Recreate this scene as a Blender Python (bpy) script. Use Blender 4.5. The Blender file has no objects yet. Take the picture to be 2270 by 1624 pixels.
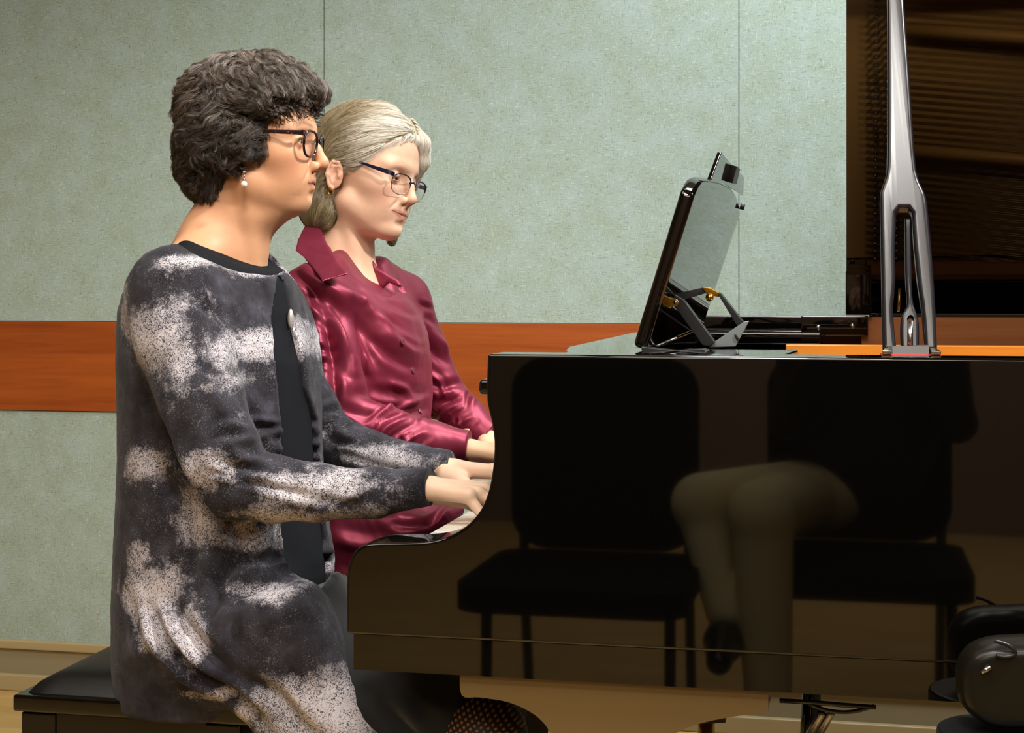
import bpy, bmesh, math, random
import numpy as np
from mathutils import Vector, Matrix, Euler, noise as mnoise
from mathutils.geometry import tessellate_polygon

SC = bpy.context.scene
COL = SC.collection
# ---------------------------------------------------------------- camera
TANT = 0.218
TH = math.atan(TANT); CT = math.cos(TH); ST = math.sin(TH)
FPX = 3400.0; CX = 1135.0; HZ = 658.0; CAMH = 1.081
cam_d = bpy.data.cameras.new('camera'); cam = bpy.data.objects.new('camera', cam_d); COL.objects.link(cam)
cam.location = (0, 0, CAMH); cam.rotation_euler = (math.pi/2, 0, TH)
cam_d.sensor_width = 36; cam_d.lens = FPX/2270*36; cam_d.shift_y = -(812-HZ)/2270
cam_d.clip_start = 0.02; cam_d.clip_end = 60
SC.camera = cam

def W(u, v, Y):
    """a point of the plane y=Y, from measurements on the photograph"""
    a = (u-CX)/FPX; dx = -ST+CT*a; dy = CT+ST*a; t = Y/dy
    return Vector((t*dx, Y, CAMH-(v-HZ)/FPX*t))
def WX(u, v, X):
    a = (u-CX)/FPX; dx = -ST+CT*a; dy = CT+ST*a; t = X/dx
    return Vector((X, t*dy, CAMH-(v-HZ)/FPX*t))

# ---------------------------------------------------------------- world, light, exposure
SC.view_settings.view_transform = 'Standard'; SC.view_settings.look = 'None'
SC.view_settings.gamma = 1; SC.view_settings.use_curve_mapping = False
SC.view_settings.exposure = 0.25
wd = bpy.data.worlds.new('world'); SC.world = wd; wd.use_nodes = True
wd.node_tree.nodes['Background'].inputs[0].default_value = (0.55, 0.5, 0.45, 1)
wd.node_tree.nodes['Background'].inputs[1].default_value = 0.02

def area(name, loc, target, size, power, color, size_y=None, spread=None):
    l = bpy.data.lights.new(name, 'AREA'); l.energy = power; l.color = color
    l.shape = 'RECTANGLE' if size_y else 'DISK'; l.size = size
    if size_y: l.size_y = size_y
    if spread: l.spread = math.radians(spread)
    o = bpy.data.objects.new(name, l); COL.objects.link(o); o.location = loc
    o.rotation_euler = (Vector(target)-Vector(loc)).to_track_quat('-Z', 'Y').to_euler()
    return o
def spot(name, loc, target, power, color, angle, blend, radius):
    l = bpy.data.lights.new(name, 'SPOT'); l.energy = power; l.color = color
    l.spot_size = math.radians(angle); l.spot_blend = blend; l.shadow_soft_size = radius
    o = bpy.data.objects.new(name, l); COL.objects.link(o); o.location = loc
    o.rotation_euler = (Vector(target)-Vector(loc)).to_track_quat('-Z', 'Y').to_euler()
    return o
CEIL = 3.0
spot('stage_or_fill_spot', (1.35, 1.45, 2.92), (-0.72, 2.3, 1.05), 390, (1.0, 0.97, 0.92), 62, 0.6, 0.16)
spot('stage_or_fill_spot', (-0.1, 0.15, 2.92), (-0.7, 2.3, 1.0), 120, (1.0, 0.96, 0.90), 62, 0.7, 0.22)  # front fill added from the audience side to brighten the faces
area('ceiling_or_fill_light', (0.45, 2.9, 2.95), (0.2, 3.75, 0.9), 1.8, 80, (0.93, 0.98, 1.0), 0.5)
area('ceiling_or_fill_light', (-1.4, 0.9, 2.95), (-1.4, 0.9, 0), 1.5, 24, (1.0, 0.93, 0.82), 1.5)
area('ceiling_or_fill_light', (0.2, -2.0, 2.95), (0.2, -2.0, 0), 2.2, 85, (1.0, 0.92, 0.80), 1.8)  # fill added over the rear of the room, brightening what the piano mirrors

area('ceiling_or_fill_light', (-0.35, 0.75, 2.95), (-0.35, 0.75, 0), 0.5, 12, (1.0, 0.95, 0.86), 0.5)  # added to brighten the khaki legs mirrored in the piano

# ---------------------------------------------------------------- helpers
def srgb(h):
    r = [int(h[i:i+2], 16)/255 for i in (0, 2, 4)]
    return tuple((c/12.92 if c <= 0.04045 else ((c+0.055)/1.055)**2.4) for c in r)+(1,)
class NT:
    def __init__(s, name):
        s.m = bpy.data.materials.new(name); s.m.use_nodes = True; s.t = s.m.node_tree
        s.b = s.t.nodes['Principled BSDF']; s.n = s.t.nodes; s.tc = None
    def node(s, ty, **kw):
        n = s.n.new(ty)
        for k, v in kw.items():
            if hasattr(n, k) and not isinstance(k, int): setattr(n, k, v)
        return n
    def link(s, a, b): s.t.links.new(a, b)
    def coord(s, scale=(1, 1, 1), rot=(0, 0, 0), kind='Object'):
        if s.tc is None: s.tc = s.n.new('ShaderNodeTexCoord')
        mp = s.n.new('ShaderNodeMapping'); mp.inputs['Scale'].default_value = scale; mp.inputs['Rotation'].default_value = rot
        s.link(s.tc.outputs[kind], mp.inputs[0]); return mp.outputs[0]
    def noise(s, vec, scale=5, detail=2, rough=0.5, dist=0.0):
        n = s.n.new('ShaderNodeTexNoise'); n.inputs['Scale'].default_value = scale; n.inputs['Detail'].default_value = detail
        n.inputs['Roughness'].default_value = rough; n.inputs['Distortion'].default_value = dist
        s.link(vec, n.inputs['Vector']); return n.outputs[0]
    def ramp(s, fac, stops, interp='LINEAR'):
        r = s.n.new('ShaderNodeValToRGB'); r.color_ramp.interpolation = interp
        e = r.color_ramp.elements
        while len(e) < len(stops): e.new(0.5)
        for i, (p, c) in enumerate(stops):
            e[i].position = p; e[i].color = c if len(c) == 4 else (*c, 1)
        s.link(fac, r.inputs[0]); return r.outputs[0]
    def mix(s, fac, a, b, blend='MIX'):
        m = s.n.new('ShaderNodeMix'); m.data_type = 'RGBA'; m.blend_type = blend
        for sock, v in ((m.inputs[0], fac), (m.inputs[6], a), (m.inputs[7], b)):
            if hasattr(v, 'is_linked') or hasattr(v, 'links'): s.link(v, sock)
            else: sock.default_value = v
        return m.outputs[2]
    def math(s, op, a, b=0.0, clamp=False):
        m = s.n.new('ShaderNodeMath'); m.operation = op; m.use_clamp = clamp
        for sock, v in ((m.inputs[0], a), (m.inputs[1], b)):
            if hasattr(v, 'links'): s.link(v, sock)
            else: sock.default_value = v
        return m.outputs[0]
    def bump(s, h, strength=0.3, dist=0.001):
        b = s.n.new('ShaderNodeBump'); b.inputs['Strength'].default_value = strength; b.inputs['Distance'].default_value = dist
        s.link(h, b.inputs['Height']); s.link(b.outputs[0], s.b.inputs['Normal']); return b
    def attr(s, name):
        a = s.n.new('ShaderNodeAttribute'); a.attribute_name = name; return a
    def set(s, **kw):
        al = dict(color='Base Color', rough='Roughness', metal='Metallic', spec='Specular IOR Level', coat='Coat Weight',
                  coat_rough='Coat Roughness', sheen='Sheen Weight', sheen_rough='Sheen Roughness', sheen_tint='Sheen Tint', trans='Transmission Weight', ior='IOR',
                  sss='Subsurface Weight', sss_scale='Subsurface Scale', sss_rad='Subsurface Radius', aniso='Anisotropic', alpha='Alpha',
                  emit='Emission Color', emit_s='Emission Strength', spec_tint='Specular Tint')
        for k, v in kw.items():
            i = s.b.inputs[al[k]]
            if hasattr(v, 'links'): s.link(v, i)
            else: i.default_value = v
        return s.m
def simple(name, col, rough=0.5, **kw):
    n = NT(name); n.set(color=srgb(col) if isinstance(col, str) else col, rough=rough, **kw); return n.m

def mesh_obj(name, verts, faces, mat=None, parent=None, smooth=False, origin=None):
    me = bpy.data.meshes.new(name)
    if isinstance(verts, np.ndarray) and isinstance(faces, np.ndarray):
        nf, k = faces.shape
        me.vertices.add(len(verts)); me.vertices.foreach_set('co', verts.astype(np.float32).ravel())
        me.loops.add(nf*k); me.loops.foreach_set('vertex_index', faces.astype(np.int32).ravel())
        me.polygons.add(nf); me.polygons.foreach_set('loop_start', np.arange(0, nf*k, k, dtype=np.int32))
        me.update(calc_edges=True)
    else:
        me.from_pydata([tuple(v) for v in verts], [], [tuple(f) for f in faces]); me.update()
    if smooth: me.polygons.foreach_set('use_smooth', [True]*len(me.polygons))
    o = bpy.data.objects.new(name, me); COL.objects.link(o)
    if mat: me.materials.append(mat)
    if parent: attach(o, parent)
    return o
def world_m(o):
    m = Matrix.Translation(o.location)
    return (world_m(o.parent) @ o.matrix_parent_inverse @ m) if o.parent else m
def attach(o, parent):
    o.parent = parent; o.matrix_parent_inverse = world_m(parent).inverted()
def bm_obj(name, bm, mat=None, parent=None, smooth=False, bevel=0, seg=2):
    bmesh.ops.recalc_face_normals(bm, faces=bm.faces)
    me = bpy.data.meshes.new(name); bm.to_mesh(me); bm.free()
    o = bpy.data.objects.new(name, me); COL.objects.link(o)
    if mat: me.materials.append(mat)
    if smooth: me.polygons.foreach_set('use_smooth', [True]*len(me.polygons))
    if bevel:
        b = o.modifiers.new('bevel', 'BEVEL'); b.width = bevel; b.segments = seg; b.limit_method = 'ANGLE'; b.angle_limit = math.radians(35)
        b.harden_normals = False
        me.polygons.foreach_set('use_smooth', [True]*len(me.polygons))
        o.modifiers.new('wn', 'WEIGHTED_NORMAL').keep_sharp = True
    if parent: attach(o, parent)
    return o
def add_box(bm, lo, hi, M=None):
    vs = [bm.verts.new((x, y, z)) for x in (lo[0], hi[0]) for y in (lo[1], hi[1]) for z in (lo[2], hi[2])]
    for f in ((0,1,3,2),(4,6,7,5),(0,4,5,1),(2,3,7,6),(0,2,6,4),(1,5,7,3)): bm.faces.new([vs[i] for i in f])
    if M: bmesh.ops.transform(bm, matrix=M, verts=vs)
    return vs
def box(name, lo, hi, mat, parent=None, bevel=0.0, M=None):
    bm = bmesh.new(); add_box(bm, lo, hi, M); return bm_obj(name, bm, mat, parent, bevel=bevel)
def add_prism(bm, outer, holes, depth_vec, to3d):
    """polygon (2-D) with holes, extruded along depth_vec"""
    loops = [outer]+list(holes)
    tri = tessellate_polygon([[Vector((p[0], p[1], 0)) for p in l] for l in loops])
    flat = [p for l in loops for p in l]
    a = [bm.verts.new(to3d(p)) for p in flat]; b = [bm.verts.new(to3d(p)+depth_vec) for p in flat]
    for t in tri:
        try: bm.faces.new([a[i] for i in t]); bm.faces.new([b[i] for i in reversed(t)])
        except ValueError: pass
    off = 0
    for l in loops:
        n = len(l)
        for i in range(n):
            j = (i+1) % n; bm.faces.new([a[off+i], a[off+j], b[off+j], b[off+i]])
        off += n
    bmesh.ops.dissolve_limit(bm, angle_limit=0.002, verts=bm.verts, edges=bm.edges)
def prism(name, outer, depth_vec, to3d, mat, parent=None, holes=(), bevel=0.0, seg=2):
    bm = bmesh.new(); add_prism(bm, outer, holes, Vector(depth_vec), to3d); return bm_obj(name, bm, mat, parent, bevel=bevel, seg=seg)
def curve_prism(name, outer, holes, to3d, depth, r, mat, parent=None):
    """flat profile with holes and rounded edges: to3d maps a profile point to 3-D, depth is the thickness vector"""
    o = Vector(to3d(outer[0])); a = (Vector(to3d(outer[len(outer)//3]))-o); n = Vector(depth).normalized(); a = (a-n*a.dot(n)).normalized(); b = n.cross(a)
    cu = bpy.data.curves.new(name, 'CURVE'); cu.dimensions = '2D'; cu.fill_mode = 'BOTH'
    for l in [outer]+list(holes):
        sp = cu.splines.new('POLY'); P = [Vector(to3d(p))-o for p in l]; sp.points.add(len(P)-1)
        for q, p in zip(sp.points, P): q.co = (p.dot(a), p.dot(b), 0, 1)
        sp.use_cyclic_u = True
    t = Vector(depth).length; cu.bevel_depth = r; cu.offset = -r; cu.extrude = t/2-r; cu.bevel_resolution = 3
    ob = bpy.data.objects.new('tmp', cu); COL.objects.link(ob); dg = bpy.context.evaluated_depsgraph_get()
    me = bpy.data.meshes.new_from_object(ob.evaluated_get(dg)); COL.objects.unlink(ob); bpy.data.objects.remove(ob)
    M = Matrix((a, b, n)).transposed().to_4x4(); M.translation = o+Vector(depth)/2; me.transform(M); me.name = name
    bm = bmesh.new(); bm.from_mesh(me); bmesh.ops.remove_doubles(bm, verts=bm.verts, dist=1e-5); bmesh.ops.recalc_face_normals(bm, faces=bm.faces)
    for e in bm.edges:
        if len(e.link_faces) == 2 and e.calc_face_angle(0) > math.radians(40): e.smooth = False
    bm.to_mesh(me); bm.free(); me.polygons.foreach_set('use_smooth', [True]*len(me.polygons)); me.materials.clear(); me.materials.append(mat)
    ob = bpy.data.objects.new(name, me); COL.objects.link(ob)
    w = ob.modifiers.new('wn', 'WEIGHTED_NORMAL'); w.keep_sharp = True; w.weight = 100
    if parent: attach(ob, parent)
    return ob
def add_tube(bm, pts, radii, n=10, caps=True):
    pts = [Vector(p) for p in pts]; rings = []
    if not hasattr(radii, '__len__'): radii = [radii]*len(pts)
    up = None
    for i, p in enumerate(pts):
        d = (pts[min(i+1, len(pts)-1)]-pts[max(i-1, 0)]).normalized()
        if up is None: up = d.orthogonal().normalized()
        up = (up-d*up.dot(d)); up = up.normalized() if up.length > 1e-6 else d.orthogonal().normalized()
        w = d.cross(up)
        rings.append([bm.verts.new(p+radii[i]*(math.cos(2*math.pi*k/n)*up+math.sin(2*math.pi*k/n)*w)) for k in range(n)])
    for a, b in zip(rings, rings[1:]):
        for k in range(n): bm.faces.new((a[k], a[(k+1) % n], b[(k+1) % n], b[k]))
    if caps: bm.faces.new(rings[0][::-1]); bm.faces.new(rings[-1])
def tube(name, pts, radii, mat, parent=None, n=10):
    bm = bmesh.new(); add_tube(bm, pts, radii, n); return bm_obj(name, bm, mat, parent, smooth=True)
def add_ball(bm, c, r, seg=16, scale=(1, 1, 1), M=None):
    R = bmesh.ops.create_uvsphere(bm, u_segments=seg, v_segments=max(6, seg//2), radius=1)
    m = Matrix.Translation(Vector(c)) @ (M.to_4x4() if M else Matrix.Identity(4)) @ Matrix.Diagonal((r*scale[0], r*scale[1], r*scale[2], 1))
    bmesh.ops.transform(bm, matrix=m, verts=R['verts'])
def arc(cx, cy, r, a0, a1, n):
    return [(cx+r*math.cos(math.radians(a0+(a1-a0)*i/n)), cy+r*math.sin(math.radians(a0+(a1-a0)*i/n))) for i in range(n+1)]
def catmull(pts, n=6, closed=False):
    P = [np.array(p, float) for p in pts]; out = []
    m = len(P)
    rng = range(m) if closed else range(m-1)
    for i in rng:
        if closed: a, b, c, d = P[(i-1) % m], P[i], P[(i+1) % m], P[(i+2) % m]
        else: a, b, c, d = P[max(i-1, 0)], P[i], P[i+1], P[min(i+2, m-1)]
        for k in range(n):
            t = k/n; out.append(0.5*((2*b)+(c-a)*t+(2*a-5*b+4*c-d)*t*t+(3*b-a-3*c+d)*t**3))
    if not closed: out.append(P[-1])
    return [tuple(o) for o in out]
def thing(name, label, cat, loc, group=None):
    o = bpy.data.objects.new(name, None); COL.objects.link(o); o.location = loc
    o['label'] = label; o['category'] = cat
    if group: o['group'] = group
    o.empty_display_size = 0.05
    return o
def struct(o): o['kind'] = 'structure'; return o
rnd = random.Random(7)
# ================================================================ room
def wall_fabric():
    n = NT('woven_wall_fabric')
    h = n.coord((60, 1, 420)); v = n.coord((420, 1, 60)); f = n.coord((300, 1, 300)); c = n.coord((2, 1, 2))
    nh = n.noise(h, 1, 3, 0.6); nv = n.noise(v, 1, 3, 0.6); nf = n.noise(f, 1, 3, 0.6)
    tint = n.noise(n.coord((14, 1, 14)), 1, 4, 0.6)
    base = n.ramp(tint, [(0.35, srgb('8C9B8B')), (0.65, srgb('96A7A0'))])
    base = n.mix(n.ramp(nf, [(0.3, (0, 0, 0, 1)), (0.7, (1, 1, 1, 1))]), base, n.mix(0.35, base, srgb('C3CDC0')))
    dk = n.math('MAXIMUM', n.ramp(nh, [(0.60, (0, 0, 0, 1)), (0.68, (1, 1, 1, 1))]), n.ramp(nv, [(0.61, (0, 0, 0, 1)), (0.69, (1, 1, 1, 1))]))
    lt = n.math('MAXIMUM', n.ramp(nh, [(0.32, (1, 1, 1, 1)), (0.39, (0, 0, 0, 1))]), n.ramp(nv, [(0.31, (1, 1, 1, 1)), (0.38, (0, 0, 0, 1))]))
    col = n.mix(n.math('MULTIPLY', dk, 0.40), base, srgb('3D4640'))
    col = n.mix(n.math('MULTIPLY', lt, 0.32), col, srgb('E2EADF'))
    n.set(color=col, rough=0.9, spec=0.15)
    n.bump(n.math('ADD', nh, nv), 0.25, 0.0008)
    return n.m
def wood(name, c1, c2, scale, rough, coat=0.0, axis='x', rings=0.0):
    n = NT(name)
    s = {'x': (scale*0.06, scale, scale), 'y': (scale, scale*0.06, scale), 'z': (scale, scale, scale*0.06)}[axis]
    a = n.noise(n.coord(s), 1, 6, 0.62, 0.6)
    b = n.noise(n.coord(tuple(k*5 for k in s)), 1, 3, 0.6)
    f = n.math('ADD', n.math('MULTIPLY', a, 0.75), n.math('MULTIPLY', b, 0.25))
    n.set(color=n.ramp(f, [(0.32, srgb(c1)), (0.68, srgb(c2))]), rough=rough, coat=coat, coat_rough=0.15, spec=0.4)
    return n.m
M_FAB = wall_fabric()
M_BAND = wood('cherry_wood_rail', '84390F', 'A8541C', 22, 0.42, 0.15)
M_BASE = simple('tan_vinyl_base', '8C8064', 0.45)
M_CAP = simple('tan_vinyl_base_lip', 'A8946C', 0.4)
M_SEAM = simple('dark_panel_seam', '4A564E', 0.9)
def floor_mat():
    n = NT('pale_maple_floor')
    a = n.noise(n.coord((2, 18, 2)), 1, 5, 0.6, 0.4)
    n.set(color=n.ramp(a, [(0.3, srgb('B99355')), (0.7, srgb('CFAC6C'))]), rough=0.35, spec=0.4); return n.m
M_FLOOR = floor_mat()
M_PLAS = simple('painted_plaster', '9A8A74', 0.9)
M_DARKWALL = simple('brown_painted_plaster', '86725F', 0.9)
YW = 3.84
def plane_box(name, lo, hi, mat): return struct(box(name, lo, hi, mat))
XL, XR, YB = -4.2, 3.6, -3.6
bz0 = W(0, 908.8, YW).z; bz1 = W(0, 710.6, YW).z
cz1 = W(0, 1414.6, YW).z; cz0 = W(0, 1434.5, YW).z
seams = [W(718, 300, YW).x, W(1638, 300, YW).x]
pitch = seams[1]-seams[0]
edges = [XL]+[seams[0]-pitch*k for k in (2, 1)]+seams+[seams[1]+pitch*k for k in (1, 2, 3)]+[XR]
bm = bmesh.new()
g = 0.0011
for a, b in zip(edges, edges[1:]):
    add_box(bm, (a+g, YW, bz1), (b-g, YW+0.02, CEIL)); add_box(bm, (a+g, YW, cz0), (b-g, YW+0.02, bz0))
struct(bm_obj('wall_back', bm, M_FAB))
struct(box('wall_back.001', (XL, YW+0.021, 0), (XR, YW+0.1, CEIL), M_SEAM))
struct(box('trim_1', (XL, YW-0.006, bz0+0.0015), (XR, YW+0.02, bz1-0.0015), M_BAND, bevel=0.0015))
bm = bmesh.new()
add_box(bm, (XL, YW-0.004, 0.02), (XR, YW+0.02, cz0-0.002))
struct(bm_obj('baseboard_back', bm, M_BASE))
bm = bmesh.new(); add_box(bm, (XL, YW-0.014, cz0), (XR, YW+0.02, cz1)); add_box(bm, (XL, YW-0.02, 0.0), (XR, YW, 0.045))
struct(bm_obj('baseboard_back.001', bm, M_CAP, bevel=0.004))
struct(box('floor', (XL, YB, -0.05), (XR, YW+0.1, 0), M_FLOOR))
struct(box('ceiling', (XL, YB, CEIL), (XR, YW+0.1, CEIL+0.05), M_PLAS))
struct(box('wall_left', (XL-0.1, YB, 0), (XL, YW+0.1, CEIL), M_PLAS))
struct(box('wall_right', (XR, YB, 0), (XR+0.1, YW+0.1, CEIL), M_DARKWALL))
struct(box('wall_front', (XL, YB-0.1, 0), (XR, YB, CEIL), M_DARKWALL))
# ================================================================ grand piano
def gloss(name, col, coatr=0.02, rough=0.03):
    n = NT(name); n.set(color=srgb(col), rough=rough, spec=0.7, coat=0.0)
    return n.m
M_BLK = gloss('polished_ebony_lacquer', '060504')
M_BLK2 = gloss('polished_ebony_lacquer_prop', '17151A', rough=0.26)
M_SATIN = simple('black_painted_metal', '1A1B1D', 0.35)
M_BRASS = simple('brass', 'B88A35', 0.28, metal=1.0)
M_STEEL = simple('nickel_steel', 'A8A8A8', 0.25, metal=1.0)
M_GOLD = simple('gold_lacquered_iron_plate', 'C48A40', 0.5, metal=0.2)
M_RIMWOOD = wood('rim_inner_veneer', '7A4220', 'A8683A', 14, 0.3, 0.3)
M_SPRUCE = wood('spruce_soundboard', 'B0803A', 'C8975A', 10, 0.35, 0.3)
M_STR = simple('steel_strings', 'B09870', 0.3, metal=1.0)
M_IVORY = simple('white_key_plastic', 'F4F1E8', 0.12, spec=0.5)
M_EBON = simple('black_key_plastic', '0B0B0C', 0.2)
M_RED = simple('red_felt', 'B2231C', 0.95)
YN, YF = 1.807, 3.31; ZT = 1.012
piano = thing('grand_piano', 'black polished grand piano with raised lid, filling the right half', 'piano', (0.2, 2.5, 0))
def px(u, v, Y=YN): p = W(u, v, Y); return (p.x, p.z)
def xz(Y): return lambda p: Vector((p[0], Y, p[1]))
prof = [px(1080,784), px(1078,850), px(1079,890), px(1084,915), px(1091,945), px(1095,985), px(1092,1035), px(1083,1085), px(1066,1128), px(1040,1160), px(1010,1181), px(978,1194), px(940,1201), px(880,1203), px(830,1204), px(800,1211), px(780,1230), px(769,1262), px(767,1300), px(767,1405)]
top_l = prof[0]
curve = catmull(prof[2:18], 4)
prof2 = [prof[0], prof[1]]+curve+[prof[-2], prof[-1]]
z_low = prof[-1][1]; z_bot = px(790, 1485)[1]
XS = 0.16                      # where the bent side starts
XE = 1.35
poly = prof2+[(XS, z_low), (XS, ZT)]
poly[0] = (prof[0][0], ZT)
# bent side: plan curve continued from the near arm round the tail to the far side
plan = [(XS, YN), (0.22, YN), (0.30, YN+0.004), (0.44, YN+0.03), (0.58, YN+0.11), (0.70, YN+0.24), (0.80, YN+0.40), (0.92, YN+0.54), (1.06, YN+0.66), (1.2, YN+0.80), (1.30, YN+0.97), (1.34, YN+1.15), (1.30, YN+1.33), (1.2, YN+1.44), (1.05, YF-0.01), (0.8, YF), (0.5, YF), (XS, YF)]
plan = catmull(plan, 6)
def offset(pl, d):
    out = []
    for i, p in enumerate(pl):
        a = np.array(pl[max(i-1, 0)]); b = np.array(pl[min(i+1, len(pl)-1)]); t = (b-a)/np.linalg.norm(b-a)
        out.append((p[0]-t[1]*d, p[1]+t[0]*d))
    return out
inner = offset(plan, 0.075)
def strip(name, outer, inner, z0, z1, mat, parent, bevel=0.0025, seg=3):
    bm = bmesh.new(); R = []
    for (a, b) in zip(outer, inner):
        R.append([bm.verts.new((a[0], a[1], z0)), bm.verts.new((a[0], a[1], z1)), bm.verts.new((b[0], b[1], z1)), bm.verts.new((b[0], b[1], z0))])
    for p, q in zip(R, R[1:]):
        for k in range(4): bm.faces.new((p[k], p[(k+1) % 4], q[(k+1) % 4], q[k]))
    bm.faces.new(R[0][::-1]); bm.faces.new(R[-1])
    return bm_obj(name, bm, mat, parent, bevel=bevel, seg=seg)
bm = bmesh.new()
add_prism(bm, poly, (), Vector((0, 0.075, 0)), xz(YN)); add_prism(bm, poly, (), Vector((0, 0.075, 0)), xz(YF-0.075))
R = []
inner[0] = (XS, YN+0.075); inner[-1] = (XS, YF-0.075)
for (a, b) in zip(plan, inner): R.append([bm.verts.new((a[0], a[1], z_low)), bm.verts.new((a[0], a[1], ZT)), bm.verts.new((b[0], b[1], ZT)), bm.verts.new((b[0], b[1], z_low))])
for p_, q_ in zip(R, R[1:]):
    for k in range(4): bm.faces.new((p_[k], p_[(k+1) % 4], q_[(k+1) % 4], q_[k]))
bmesh.ops.delete(bm, geom=[f for f in bm.faces if all(abs(v.co.x-XS) < 1e-5 for v in f.verts)], context='FACES_ONLY')
bmesh.ops.remove_doubles(bm, verts=bm.verts, dist=2e-5)
bm_obj('rim', bm, M_BLK, piano, bevel=0.004, seg=3)
# veneered inner face of the rim
prism('rim_lining', [(0.03, 0.80), (1.15, 0.80), (1.15, 1.040), (0.03, 1.040)], (0, 0.012, 0), xz(YF-0.088), M_RIMWOOD, piano, bevel=0.001)
strip('rim_lining', inner, offset(plan, 0.082), 0.80, ZT-0.004, M_RIMWOOD, piano, 0)
# lower board (key bed edge) under the case, slightly inset
kb = [(px(782, 1405)[0], YN+0.0035)]+[(p[0], p[1]) for p in offset(plan, 0.0035)]+[(px(782, 1405)[0], YF-0.0035)]
bm = bmesh.new(); lo = [bm.verts.new((x, y, z_bot)) for x, y in kb]; hi = [bm.verts.new((x, y, z_low-0.0002)) for x, y in kb]
tr = tessellate_polygon([[Vector((x, y, 0)) for x, y in kb]])
for t in tr: bm.faces.new([lo[i] for i in t]); bm.faces.new([hi[i] for i in reversed(t)])
for i in range(len(kb)): j = (i+1) % len(kb); bm.faces.new((lo[i], lo[j], hi[j], hi[i]))
bm_obj('key_bed', bm, M_BLK, piano, bevel=0.004, seg=3)
# soundboard, plate with struts, strings
sb = [(0.02, YN+0.075)]+offset(plan, 0.08)+[(0.02, YF-0.08)]
def slab(name, pl, z0, z1, mat, parent, holes=(), bevel=0):
    bm = bmesh.new(); add_prism(bm, pl, holes, Vector((0, 0, z1-z0)), lambda p: Vector((p[0], p[1], z0))); return bm_obj(name, bm, mat, parent, bevel=bevel)
slab('soundboard', sb, 0.84, 0.85, M_SPRUCE, piano)
pl_out = [(-0.045, YN+0.085)]+offset(plan, 0.1)[6:-6]+[(-0.045, YF-0.09)]
bm = bmesh.new()
ho = [[(0.30+0.03*k, 2.02+0.245*k), (0.34+0.03*k, 2.02+0.245*k+0.19), (0.95-0.04*abs(k-2.5)+0.03*k, 2.02+0.245*k+0.24), (0.82+0.05*k-0.02*abs(k-2.5), 2.02+0.245*k+0.05)] for k in range(5)]
ho = [h for h in ho if max(p[1] for p in h) < 3.2]
add_prism(bm, pl_out, ho, Vector((0, 0, 0.02)), lambda p: Vector((p[0], p[1], 0.895)))
bm_obj('iron_plate', bm, M_GOLD, piano, bevel=0.004)
for k in range(5):
    y = 2.0+0.25*k
    tube('plate_strut', [(0.12, y-0.02, 0.94), (0.5, y+0.02, 0.955), (0.9+0.05*k, y+0.14, 0.92)], [0.014, 0.014, 0.012], M_GOLD, piano)
bm = bmesh.new()
for k in range(88):
    y = YN+0.13+k*0.0145
    L = 0.35+0.85*(k/88)**0.8
    for e in (0, 0.004): add_tube(bm, [(0.04, y+e, 0.938), (0.16+L*0.9, y+e+0.10*(k/88)+0.05, 0.93)], 0.0006+0.0006*(k > 60), 4)
so = bm_obj('strings', bm, M_STR, piano, smooth=True); so['kind'] = 'stuff'
bm = bmesh.new()
for k in range(80):
    for r in range(3):
        p = (0.06+r*0.022, YN+0.12+k*0.0165, 0.915); add_tube(bm, [p, (p[0], p[1], p[2]+0.03)], 0.0032, 6)
tp = bm_obj('tuning_pins', bm, M_STEEL, piano, smooth=True); tp['kind'] = 'stuff'
# orange lit inner rail seen over the near rim
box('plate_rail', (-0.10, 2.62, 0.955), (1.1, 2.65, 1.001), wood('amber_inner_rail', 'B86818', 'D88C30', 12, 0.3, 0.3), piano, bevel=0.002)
# music shelf: front rail, near side rail
slab('music_shelf', [(-0.36, 1.885), (-0.365, 2.02), (-0.385, 2.12), (-0.40, 2.22), (-0.43, 3.16), (-0.43, YF-0.076), (-0.05, YF-0.076), (-0.05, 3.15), (-0.30, 3.15), (-0.30, 2.19), (-0.065, 2.16), (-0.085, 1.885)], 0.985, 1.008, M_BLK, piano, bevel=0.003)
box('dark_interior_sheet', (-0.30, 1.885, 0.88), (-0.05, YF-0.077, 0.90), M_BLK, piano)  # black sheet in place of the shaded depth inside the case
box('lid_hinge_strip', (0.046, YF-0.074, ZT), (1.0, YF+0.012, 1.048), M_BLK, piano, bevel=0.002)
box('fallboard', (-0.385, 1.885, 0.80), (-0.37, YF-0.077, 0.984), M_BLK, piano, bevel=0.003)
box('fallboard_lip', (-0.455, 1.885, 0.957), (-0.386, YF-0.077, 0.977), M_BLK, piano, bevel=0.006)
box('key_slip', (-0.548, 1.885, 0.665), (-0.527, YF-0.077, 0.758), M_BLK, piano, bevel=0.003)
for y0, y1, kz in ((1.884, 1.8965, 0.768), (3.195, YF-0.077, 0.80)): box('key_block', (-0.525, y0, 0.667), (-0.386, y1, kz), M_BLK, piano, bevel=0.004)
keys = box('key_frame', (-0.52, 1.897, 0.667), (-0.386, 3.193, 0.74), simple('pale_key_frame_wood', 'B89868', 0.6), piano)
kw = (3.192-1.898)/52
def mk_key(name, mat, x0, x1, w, z0, z1):
    bm = bmesh.new(); add_box(bm, (x0, -w/2, z0), (x1, w/2, z1)); return bm_obj(name, bm, mat, None, bevel=0.0012)
k0 = mk_key('white_key', M_IVORY, -0.524, -0.388, kw-0.0012, 0.745, 0.777)
b0 = mk_key('black_key', M_EBON, -0.478, -0.388, 0.010, 0.7775, 0.789)
pat = {0, 1, 3, 4, 5}
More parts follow.
